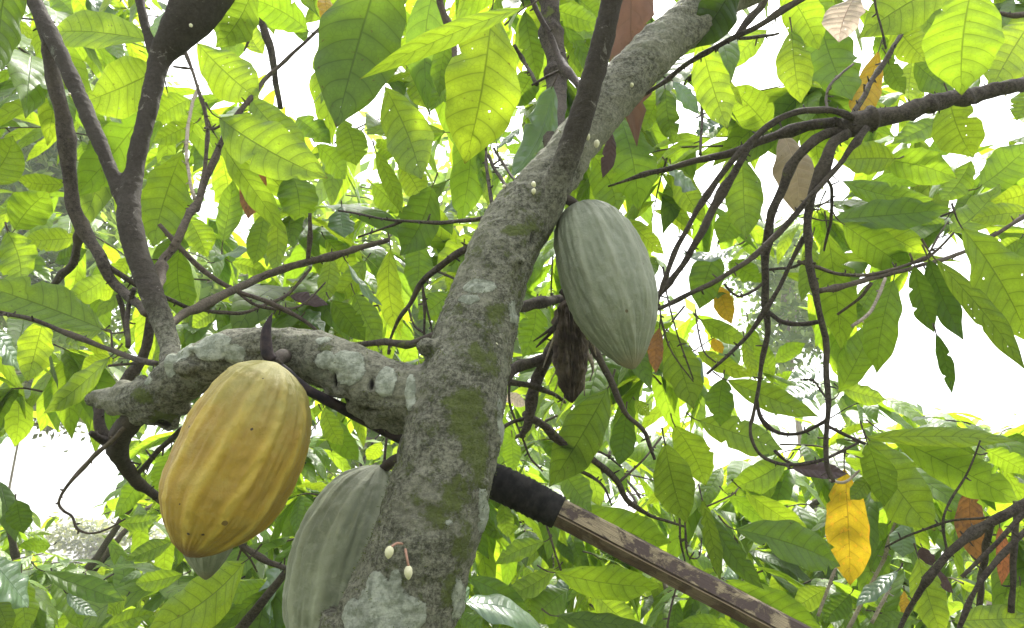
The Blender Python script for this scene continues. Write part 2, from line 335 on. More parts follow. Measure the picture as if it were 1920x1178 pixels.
TILES = {'A': (0, 0, 2.945), 'B': (600, 0, 2.945), 'C': (1240, 0, 2.8235), 'D': (0, 380, 2.945), 'E': (600, 380, 2.945), 'F': (1240, 380, 2.8235),
         'G': (0, 778, 2.945), 'H': (600, 778, 2.945), 'I': (1240, 778, 2.8235)}
LEAVES = {
'A': """110 -250 10 395 235 d 1.0; 830 225 290 185 190 b 1.7; 850 395 440 575 285 b 1.7; 850 540 405 1090 230 m 2.0; 1010 830 845 1364 240 m 1.5
1210 650 1810 985 290 m 1.3; 1200 760 1580 1290 130 m 1.4; 1380 540 1705 840 180 m 1.6; 1090 240 1430 550 250 m 1.4; 1700 170 1340 -20 190 m 1.3
1400 -80 1190 265 180 d 1.2; 1460 910 1370 1210 130 o 1.7; 1075 680 840 790 110 m 1.6; 1050 550 860 665 150 m 1.8; -100 1010 70 750 240 b 1.8
370 1010 90 985 105 b 1.9; 80 1270 270 1060 200 m 1.6; 500 -60 530 175 130 s 2.0; 400 -30 500 160 110 b 2.1; 1790 220 1840 810 150 b 2.2
1610 960 1650 1240 210 m 1.9; 1220 850 1280 1250 170 b 2.1; 1790 -30 1810 155 90 y 1.8; 1160 420 1260 520 110 m 2.0; 1640 650 1830 800 130 b 2.2
1640 80 1690 240 75 b 2.3; 290 -20 450 140 150 b 2.2; 920 60 850 235 50 s 1.2; 450 780 505 930 80 b 2.4; 1150 600 1220 760 110 b 2.2; 1000 860 850 1000 130 b 2.3; 1450 300 1330 60 120 b 2.4""",
'B': """380 -330 90 705 430 d 1.15; 520 -120 80 190 250 d 1.35; 950 50 800 905 385 m 1.35; 830 620 770 1240 200 b 1.5; 880 800 930 1140 75 b 1.5
1130 40 215 440 115 m 1.05; 660 -150 600 625 200 b 1.8; 360 480 560 990 250 m 1.5; 310 840 455 1180 95 m 1.4; 1285 475 1040 995 195 s 1.3
1280 50 1560 150 130 m 1.5; 1330 110 1500 425 75 d 1.5; 1340 110 1570 215 110 m 1.6; 1730 -350 1750 810 255 r 1.36; 1610 730 1560 985 75 k 1.2
1650 640 1760 1165 235 m 1.7; 1500 850 1640 1185 190 m 1.8; 1130 60 1205 445 130 b 1.9; 690 730 240 720 95 m 1.8; 130 660 200 915 165 b 1.9
420 860 310 770 125 b 1.9; 480 370 600 605 150 b 2.0; 1190 380 1060 595 150 b 2.1; 1110 700 970 825 75 s 1.8; 700 1000 420 1205 95 d 1.6
880 1080 680 1175 100 s 1.7; 440 900 560 1105 150 b 2.1; 290 1020 450 1180 150 b 2.1; -20 800 140 990 130 b 2.0; 1900 500 1790 730 150 m 1.7
1380 -40 1550 95 130 b 2.0; 1340 300 1480 420 120 b 2.2; 720 180 660 535 115 d 1.5; 700 400 605 620 80 m 1.7""",
'C': """200 190 350 680 190 m 1.3; 400 -110 160 260 200 d 1.15; 560 160 340 385 115 b 1.8; 640 -80 835 265 200 m 1.5; 690 160 740 550 175 m 1.5
840 100 1010 535 260 b 1.7; 800 -80 900 220 160 b 1.8; 1030 -20 940 225 175 p 1.25; 1600 -120 1040 205 250 d 1.3; 1230 130 1405 325 175 m 1.4
1650 -90 1590 505 345 m 1.05; 1960 110 1740 490 240 m 1.4; 1520 500 1650 835 220 m 1.5; 1990 470 1880 640 150 m 1.5; 1150 270 1020 640 140 y 1.7
1340 330 1560 495 140 m 1.6; 1330 320 1310 545 105 b 1.9; 580 695 355 460 195 b 1.9; 640 700 725 1145 190 g 1.45; 430 840 450 1265 190 m 1.7
350 650 190 725 110 s 1.6; 30 860 190 1005 120 s 1.5; 60 890 200 1140 130 d 1.6; 1240 840 945 850 175 m 1.6; 1170 850 1565 945 185 b 1.7
1480 640 1215 765 115 m 1.8; 1590 750 1405 800 95 b 1.9; 960 960 1445 1055 125 b 1.7; 895 1165 1540 1105 150 m 1.5; 1690 985 1970 750 195 b 1.8
1530 1230 1790 975 170 b 1.7; 1640 850 1480 1065 130 b 1.9; 2000 990 1740 1065 125 m 1.6; 1190 290 1290 500 95 d 1.8; 650 520 480 620 120 b 2.2
20 470 65 770 115 d 1.6; 60 430 195 605 80 s 1.5; 1370 90 1455 210 95 b 2.1; 1130 200 1235 310 100 b 2.0; 1950 60 1830 320 150 m 1.9""",
'D': """578 705 -150 440 235 m 1.2; 240 640 150 990 170 b 1.6; 990 265 1040 670 170 m 1.5; -40 690 108 930 120 s 1.3; 40 160 110 460 190 m 1.5
60 170 290 445 115 b 1.6; 430 190 135 205 130 b 1.8; 630 480 500 470 130 m 1.9; 570 700 360 765 130 d 1.7; 610 850 240 1165 115 d 1.5
625 860 445 935 95 m 1.6; 1460 60 1400 345 125 m 1.6; 1520 60 1510 385 110 m 1.5; 1040 80 1145 305 150 b 1.8; 1230 220 1290 -130 125 b 1.8
1180 330 1375 265 95 s 1.7; 1650 600 1795 725 110 s 1.8; 800 560 800 945 105 b 1.9; 1600 515 1815 565 70 k 1.5; 600 400 335 545 125 m 1.8
1500 600 1655 695 95 m 1.9; 1200 600 1060 690 90 m 2.0; 300 330 480 260 90 d 1.9; 700 300 590 430 90 m 2.0; 1280 330 1480 400 90 m 2.1""",
'E': """620 -90 440 295 225 d 1.45; 120 20 135 195 125 s 1.8; 390 255 450 745 138 m 1.6; 540 200 520 515 150 b 1.9; 190 500 335 795 150 m 1.7
900 180 630 390 170 m 1.7; 1190 560 1120 855 165 b 1.5; 60 540 250 765 135 d 1.6; 150 330 345 570 65 s 1.5; 790 250 720 515 120 d 1.7
720 500 540 645 145 b 1.9; 1740 1090 1820 1175 70 m 1.6; 1875 690 1855 945 80 o 1.4; 1690 90 1900 285 110 m 1.6; 1310 880 1330 1155 125 b 1.8
1010 1060 1145 1120 70 p 1.6; 250 320 60 560 120 m 1.8; 30 200 200 400 130 b 2.0; 60 300 20 560 110 m 1.7; 850 330 700 430 110 b 2.0""",
'F': """880 160 950 780 195 b 1.6; 960 110 1335 365 190 b 1.5; 1020 105 1425 305 150 b 1.7; 1590 130 1945 740 255 m 1.2; 1450 300 1930 890 125 d 1.05
1340 335 1445 690 120 d 1.2; 1415 300 1600 730 140 d 1.3; 1455 695 1540 1015 70 d 1.15; 1230 410 1140 905 170 b 1.5; 1165 395 1020 645 115 b 1.7
940 1005 1115 635 150 b 1.6; 960 960 1085 745 110 d 1.7; 950 980 1190 1045 100 m 1.7; 210 620 455 745 100 m 1.4; 440 720 500 945 65 m 1.4
190 790 495 925 95 m 1.6; 350 940 835 1135 135 m 1.4; 330 930 310 1185 145 m 1.5; 600 845 765 745 85 b 2.0; 560 1000 700 890 90 b 2.1
850 960 605 1040 130 s 1.7; 850 870 670 940 100 s 1.8; 300 435 372 645 100 y 1.7; 270 720 325 800 60 y 1.7; 290 255 200 565 175 d 1.5
400 45 310 215 145 b 1.8; 360 310 545 425 115 m 1.8; 395 225 105 265 85 s 1.4; 20 680 170 1095 190 d 1.4; 60 715 225 955 95 s 1.5
460 635 490 935 90 m 1.8; 800 190 740 525 95 m 1.7; 1500 90 1310 210 110 b 1.9; 1970 50 1640 95 115 m 1.5; 1900 190 1760 290 90 b 1.9; 590 960 540 730 80 m 2.0""",
'G': """800 330 628 575 115 b 1.6; 940 190 850 420 110 b 1.7; 90 470 130 655 125 d 1.6; -60 790 158 1065 170 s 1.3; 120 880 150 1200 140 b 1.7
235 860 690 1025 115 b 1.6; 1350 810 800 1205 265 m 1.3; 1010 880 745 930 105 m 1.7; 950 700 690 805 100 m 1.9; 1510 930 1225 995 115 m 1.5
1565 850 1495 1150 145 s 1.4; 1500 950 1140 1205 90 d 1.4; 1790 -40 1890 170 110 b 1.7; 370 985 540 1115 70 s 1.6; 280 720 100 730 80 b 1.9
-30 1000 50 1210 110 d 1.5; 300 900 450 1190 130 b 1.8; 560 1180 860 1090 100 b 1.9; 650 600 880 560 90 b 2.1; 700 1000 590 1100 90 b 2.0""",
'H': """1590 -150 1265 398 235 d 1.2; 1350 325 1500 535 165 m 1.5; 1455 510 1940 705 200 m 1.5; 1295 870 1885 945 175 m 1.5; 1305 1110 1845 1175 110 d 1.4
805 1040 1235 1190 170 s 1.35; 1300 850 1015 1005 115 m 1.7; 815 900 1165 1115 115 b 1.7; 1240 700 965 825 105 m 1.7; 1390 900 1225 1000 90 s 1.8
1010 485 1040 680 95 d 1.5; 1060 120 1070 315 100 m 1.6; 1000 -10 980 290 125 m 1.7; 1500 965 1755 1185 155 b 1.8; 1375 965 1165 1140 165 m 1.7
1690 -20 1650 285 135 d 1.5; 20 -10 215 255 130 b 1.8; 340 150 260 250 80 m 2.0; 880 520 1010 600 90 b 2.0; 1100 620 880 640 80 m 2.0
780 920 850 1080 80 s 1.5; 760 1100 900 1200 100 b 1.6""",
'I': """20 150 130 575 205 d 1.2; 70 55 235 375 170 b 1.6; 200 30 645 185 175 m 1.6; 660 240 322 405 145 b 1.6; 250 515 545 925 110 d 1.4
215 445 312 885 85 d 1.35; 390 605 948 802 195 m 1.3; 430 395 785 625 115 m 1.6; 350 420 600 610 100 m 1.8; 970 285 1000 905 212 y 1.5
1095 125 1450 615 260 m 1.3; 1090 150 1180 485 155 d 1.2; 1060 125 1885 140 100 m 1.3; 1200 105 1895 465 200 m 1.5; 1670 205 1340 105 95 d 1.5
1715 185 1965 325 115 b 1.6; 1640 365 1695 805 135 o 1.5; 1790 590 1800 905 70 o 1.6; 1360 755 1495 1190 165 m 1.3; 1540 1090 1965 1075 145 m 1.3
1290 575 1280 755 120 s 1.6; 1250 825 1030 1015 75 s 1.3; 1000 950 860 1100 130 b 1.8; 340 875 860 1140 190 m 1.6; 430 1140 80 1110 90 m 1.5
1370 1090 1080 1130 90 m 1.6; 330 860 480 790 90 s 1.9; 1380 700 1430 800 75 k 1.4; 1440 800 1545 945 50 k 1.4; 880 915 700 1030 120 d 1.8
1110 325 1000 450 90 d 1.3; 690 280 990 312 85 k 1.35; 1200 580 1060 690 100 b 1.9; 1285 930 1285 1075 45 y 1.7; 1900 900 1890 1150 110 m 1.5""",
}
GROUND_Z = 0.0
T_MAIN = thing('cacao_tree', 'mossy grey cacao trunk in the middle that forks and bears the ripe yellow pod', 'tree', (at(735, 1178, .80)[0], .95, 0), 'cacao trees of the grove')
T_RIGHT = thing('cacao_tree', 'cacao tree whose dark branch enters upper right and splays into drooping stems', 'tree', (3.0, 2.6, 0), 'cacao trees of the grove')
T_LOW = thing('cacao_tree', 'cacao tree at the lower right with orange dying leaves and bare slanting branches', 'tree', (2.2, 1.8, 0), 'cacao trees of the grove')
T_LEFT = thing('cacao_tree', 'low cacao tree whose leaves fill the picture below the yellow pod', 'tree', (-1.6, 2.4, 0), 'cacao trees of the grove')
OWNER = {'A': T_MAIN, 'B': T_MAIN, 'C': T_RIGHT, 'D': T_MAIN, 'E': T_MAIN, 'F': T_RIGHT, 'G': T_LEFT, 'H': T_LOW, 'I': T_LOW}
SPECIAL = {('I', 970, 285): 'large yellow leaf hanging straight down below the broken twig', ('C', 1030, -20): 'papery dead leaf end with dark net of veins',
           ('C', 1150, 270): 'yellow orange leaf behind the fork of the dark branch', ('B', 1730, -350): 'long dead red brown leaf hanging behind the trunk branch',
           ('C', 640, 700): 'dry beige leaf hanging among the splayed stems'}
for key, txt in LEAVES.items():
    ox, oy, s_ = TILES[key]
    for row in txt.replace('\n', ';').split(';'):
        f = row.split()
        if not f: continue
        b = [float(q) / s_ for q in f[:5]]
        traced_leaf(OWNER[key], ox + b[0], oy + b[1], ox + b[2], oy + b[3], b[4], f[5], float(f[6]), rng, SPECIAL.get((key, int(f[0]), int(f[1]))))

# ------------------------------------------------------------------ main tree: trunk, limbs (one remeshed skin, split into parts)
CH = {
 'trunk': [(700, 1330, 250, .78), (728, 1200, 226, .79), (770, 1090, 212, .80), (808, 980, 200, .81), (836, 870, 186, .83), (856, 770, 178, .85), (880, 680, 160, .88), (903, 590, 142, .91), (930, 510, 134, .94), (958, 440, 130, .97), (995, 380, 118, 1.0)],
 'branch': [(985, 400, 112, .99), (1035, 330, 100, 1.02), (1085, 262, 92, 1.05), (1142, 188, 90, 1.08), (1214, 108, 88, 1.12), (1292, 42, 84, 1.16), (1390, -25, 80, 1.2), (1560, -110, 80, 1.3)],
 'branch2': [(1000, 450, 50, .975), (1030, 385, 54, .968), (1058, 310, 50, .96), (1084, 240, 48, .955), (1106, 165, 45, .95), (1126, 90, 42, .945), (1146, 0, 42, .94), (1165, -110, 40, .93), (1200, -420, 34, .92)],
 'limb': [(850, 735, 120, .87), (790, 742, 118, .865), (735, 735, 118, .87), (685, 712, 110, .88), (630, 686, 104, .89), (570, 664, 94, .90), (505, 652, 86, .905), (440, 660, 92, .91), (385, 682, 90, .92), (335, 715, 86, .93), (290, 745, 80, .94), (240, 749, 68, .96), (200, 750, 44, .98), (168, 750, 26, .99)],
 'stub': [(320, 725, 80, .94), (296, 762, 84, .945), (288, 790, 54, .95)],
 'upright': [(325, 700, 52, .95), (318, 650, 40, .99), (300, 590, 43, 1.01), (277, 530, 43, 1.03), (256, 470, 45, 1.05), (242, 405, 44, 1.07), (250, 330, 36, 1.1), (270, 240, 34, 1.13), (288, 160, 36, 1.16), (302, 108, 44, 1.18), (330, 68, 66, 1.18), (364, 20, 92, 1.18), (400, -50, 110, 1.18)],
 'upright2': [(245, 415, 30, 1.07), (212, 330, 27, 1.1), (175, 240, 29, 1.13), (140, 160, 30, 1.16), (100, 75, 31, 1.19), (66, 5, 30, 1.22), (30, -80, 28, 1.25)],
 'upright3': [(298, 120, 26, 1.18), (280, 75, 21, 1.2), (264, 10, 20, 1.22), (250, -70, 18, 1.25)],
}
PART = {'trunk': 'trunk', 'branch': 'b1', 'branch2': 'b2', 'limb': 'limb', 'stub': 'limb', 'upright': 'up', 'upright2': 'up2', 'upright3': 'up'}
VV, FFc = [], []; samp, sr, sl = [], [], []
pn = ['trunk', 'b1', 'b2', 'limb', 'up', 'up2']
for i, (k, pts) in enumerate(CH.items()):
    P = [at(x, y, d) for x, y, w_, d in pts]; r = [w_ * d / FPX / 2 for x, y, w_, d in pts]
    if k == 'trunk':       # carry the stem down to the ground
        P = [np.array([P[0][0] - .04, P[0][1] + .03, -.05]), np.array([P[0][0] - .02, P[0][1] + .02, .45])] + P; r = [.085, .075] + r
    v, f = tube(P, r, 24, sub=max(24, len(P) * 8)); o = len(VV); VV.extend(v); FFc.extend([tuple(q + o for q in g) for g in f])
    D = catmull(np.hstack([np.array(P), np.array(r)[:, None]]), 90); samp.append(D[:, :3]); sr.append(D[:, 3]); sl += [pn.index(PART[k])] * 90
# a few knobs and burls where twigs once grew
rk = random.Random(3)
for (x, y, w_, d) in [(972, 492, 34, .90), (800, 650, 46, .86), (345, 690, 44, .89), (290, 775, 50, .93), (680, 770, 40, .87), (245, 745, 44, .95), (1030, 340, 30, .97), (640, 735, 34, .86), (905, 905, 34, .765), (212, 735, 26, .97), (265, 712, 26, .96), (184, 742, 30, .975), (228, 722, 30, .96), (214, 772, 28, .965), (258, 786, 36, .95), (326, 680, 34, .91), (318, 795, 44, .945), (340, 765, 40, .94), (618, 736, 32, .875), (668, 762, 38, .87), (704, 786, 46, .87), (748, 796, 56, .87), (370, 660, 40, .90)]:
    P = at(x, y, d); bmx = bmesh.new(); bmesh.ops.create_icosphere(bmx, subdivisions=2, radius=w_ * d / FPX / 2)
    o = len(VV); VV.extend([np.array(v.co) * [1, .9, .8] + P for v in bmx.verts]); FFc.extend([tuple(v.index + o for v in f.verts) for f in bmx.faces]); bmx.free()
me = bpy.data.meshes.new('tmp'); me.from_pydata(np.array(VV).tolist(), [], FFc)
tmp = bpy.data.objects.new('tmp', me); C.objects.link(tmp)
md = tmp.modifiers.new('r', 'REMESH'); md.mode = 'VOXEL'; md.voxel_size = .0032
m2 = tmp.modifiers.new('s', 'SMOOTH'); m2.factor = .5; m2.iterations = 5
dg = bpy.context.evaluated_depsgraph_get(); ev = bpy.data.meshes.new_from_object(tmp.evaluated_get(dg))
bpy.data.objects.remove(tmp); bpy.data.meshes.remove(me)
nv = len(ev.vertices); X = np.zeros(nv * 3); ev.vertices.foreach_get('co', X); X = X.reshape(-1, 3)
NN = np.zeros(nv * 3); ev.vertices.foreach_get('normal', NN); NN = NN.reshape(-1, 3)
samp = np.vstack(samp); sr = np.concatenate(sr); sl = np.array(sl)
best = np.full(nv, 9.0); lab = np.zeros(nv, int)
for p, r, l in zip(samp, sr, sl):
    q = np.linalg.norm(X - p, axis=1) / r; mk = q < best; best[mk] = q[mk]; lab[mk] = l
# patches measured as ellipsoids in space: lichen crusts and pale strips, moss cushions, holes painted dark
def patch(lst, soft=1.0):
    out = np.zeros(nv)
    for (x, y, rx, ry, d, amt) in lst:
        c = at(x, y, d); q = X - c; a, b, e = q @ RT / (rx * d / FPX), q @ UP / (ry * d / FPX), q @ FW / .035
        out = np.maximum(out, amt * np.clip(1.5 - np.sqrt(a * a + b * b + e * e) * soft, 0, 1))
    return out
lich = patch([(700, 1150, 66, 60, .72, 1.3), (758, 1168, 44, 36, .72, 1.3), (692, 1108, 28, 26, .725, 1.2), (733, 1105, 15, 26, .72, 1.1), (655, 1165, 30, 30, .73, 1.1), (897, 536, 38, 14, .87, .95), (880, 562, 22, 9, .87, .8), (960, 590, 13, 34, .91, .9), (768, 735, 12, 38, .82, .9),
              (650, 690, 34, 34, .85, 1), (720, 715, 24, 34, .83, .85), (395, 650, 44, 26, .885, .95), (440, 665, 22, 22, .88, .9), (320, 686, 12, 22, .90, .95), (610, 676, 22, 18, .86, .8), (345, 660, 20, 20, .9, .85),
              (935, 800, 7, 90, .85, .75), (840, 985, 14, 9, .75, .5), (905, 960, 10, 60, .79, .7), (790, 900, 12, 10, .76, .45), (600, 640, 20, 10, .86, .7), (275, 715, 16, 10, .91, .7), (860, 1120, 14, 60, .78, .7)])  # includes tall pale strips down the trunk's right edge
moss = patch([(925, 600, 26, 40, .88, .75), (905, 680, 40, 50, .85, .8), (880, 770, 55, 60, .79, .9), (900, 850, 35, 60, .79, .85), (865, 930, 60, 45, .76, .8), (830, 965, 50, 40, .75, .7), (870, 1020, 35, 60, .76, .7), (850, 1110, 40, 50, .76, .65),
              (975, 430, 40, 14, .92, .8), (1000, 415, 26, 26, .94, .6), (960, 480, 30, 20, .9, .5), (270, 740, 40, 20, .92, .8), (300, 790, 30, 20, .92, .7), (660, 775, 40, 16, .85, .5), (600, 655, 30, 12, .86, .5), (700, 1050, 40, 50, .74, .35), (480, 640, 30, 10, .87, .45), (1020, 350, 30, 20, .97, .35)])
moss = np.maximum(moss, .30 * (lab == 0) + .18 * (lab == 3) + .08)
hole = patch([(882, 835, 9, 10, .765, 1), (975, 495, 8, 7, .88, .9), (905, 716, 6, 8, .80, .8), (822, 1035, 22, 5, .735, .8), (840, 970, 14, 8, .745, .7), (624, 715, 7, 22, .85, .9), (690, 722, 8, 20, .83, .9), (640, 752, 30, 8, .87, .8), (305, 800, 22, 12, .93, .9), (1000, 445, 7, 22, .925, .7), (695, 770, 30, 9, .86, .7)], 1.2)
for i in range(nv):
    v = Vector(X[i]); h = noise.noise(v * 22) * .0036 + noise.noise(v * 60) * .0026 + abs(noise.noise(Vector((v.x * 40, v.y * 40, v.z * 130)))) * -.0028 + noise.noise(Vector((v.x * 90, v.y * 90, v.z * 200))) * .0010
    h *= (1 if lab[i] in (0, 1, 3) else .45)
    h += (.0016 if lich[i] > .5 else 0) - .010 * max(0, hole[i] - .35)
    X[i] += NN[i] * h
young = np.zeros(nv)
for l_, j_ in ((2, at(1035, 385, .965)), (4, at(318, 655, .99)), (5, at(318, 655, .99))):
    dj = np.linalg.norm(X - j_, axis=1); young = np.where(lab == l_, np.clip((dj - .015) / .07, 0, 1), young)
fl = [tuple(p.vertices) for p in ev.polygons]; fl_lab = [lab[f[0]] for f in fl]
full = bpy.data.meshes.new('full'); full.from_pydata(X.tolist(), [], fl); full.update()
full.vertices.foreach_get('normal', (tmpn := np.zeros(nv * 3))); FN = tmpn.reshape(-1, 3); bpy.data.meshes.remove(full); bpy.data.meshes.remove(ev)
PL = {0: ('trunk', BARK, None), 1: ('branch', BARK, 'thick rough grey branch rising to the upper right'), 2: ('branch', BARK, 'smooth reddish brown branch rising steeply in front of the thick one'),
      3: ('branch', BARK, 'stout crooked limb with white lichen reaching left over the yellow pod'), 4: ('branch', BARK, 'upright brown branch growing from the end of the left limb'), 5: ('branch', BARK, 'dark stem leaning to the upper left')}
for l, (nm, mt, lb) in PL.items():
    fs = [f for f, q in zip(fl, fl_lab) if q == l]
    ids = sorted({i for f in fs for i in f}); mp = {i: j for j, i in enumerate(ids)}
    o = make_obj(nm, X[ids], [tuple(mp[i] for i in f) for f in fs], mt, T_MAIN, moss=moss[ids], lichen=lich[ids], hole=hole[ids], young=young[ids])
    o.data.normals_split_custom_set_from_vertices(FN[ids].tolist())
    if lb: o['label'] = lb

# moss: thousands of fine upright shoots on the mossy side of trunk and limb
mk = [i for i in range(nv) if lab[i] in (0, 1, 3) and moss[i] + 1.6 * noise.noise(Vector(X[i] * 60)) * .6 > .50]
rm = random.Random(5); MV, MF = [], []
for _ in range(15000):
    i = rm.choice(mk); p = X[i] + np.array([rm.uniform(-.002, .002) for _ in range(3)]); n_ = nrm(FN[i] + np.array([rm.gauss(0, .5), rm.gauss(0, .5), rm.gauss(.15, .5)])); h_ = rm.uniform(.0012, .0036)
    s_ = nrm(np.cross(n_, [rm.gauss(0, 1), rm.gauss(0, 1), rm.gauss(0, 1)])) * .0005; o_ = len(MV); MV += [p - s_, p + s_, p + n_ * h_]; MF.append((o_, o_ + 1, o_ + 2))
MOSS = simple_leaf('moss_shoots', (.10, .13, .02), (.12, .16, .02), .35, .8)
o = make_obj('moss', MV, MF, MOSS, T_MAIN, tint=np.repeat(np.random.RandomState(1).rand(len(MF)), 3), smooth=False); o['kind'] = 'stuff'

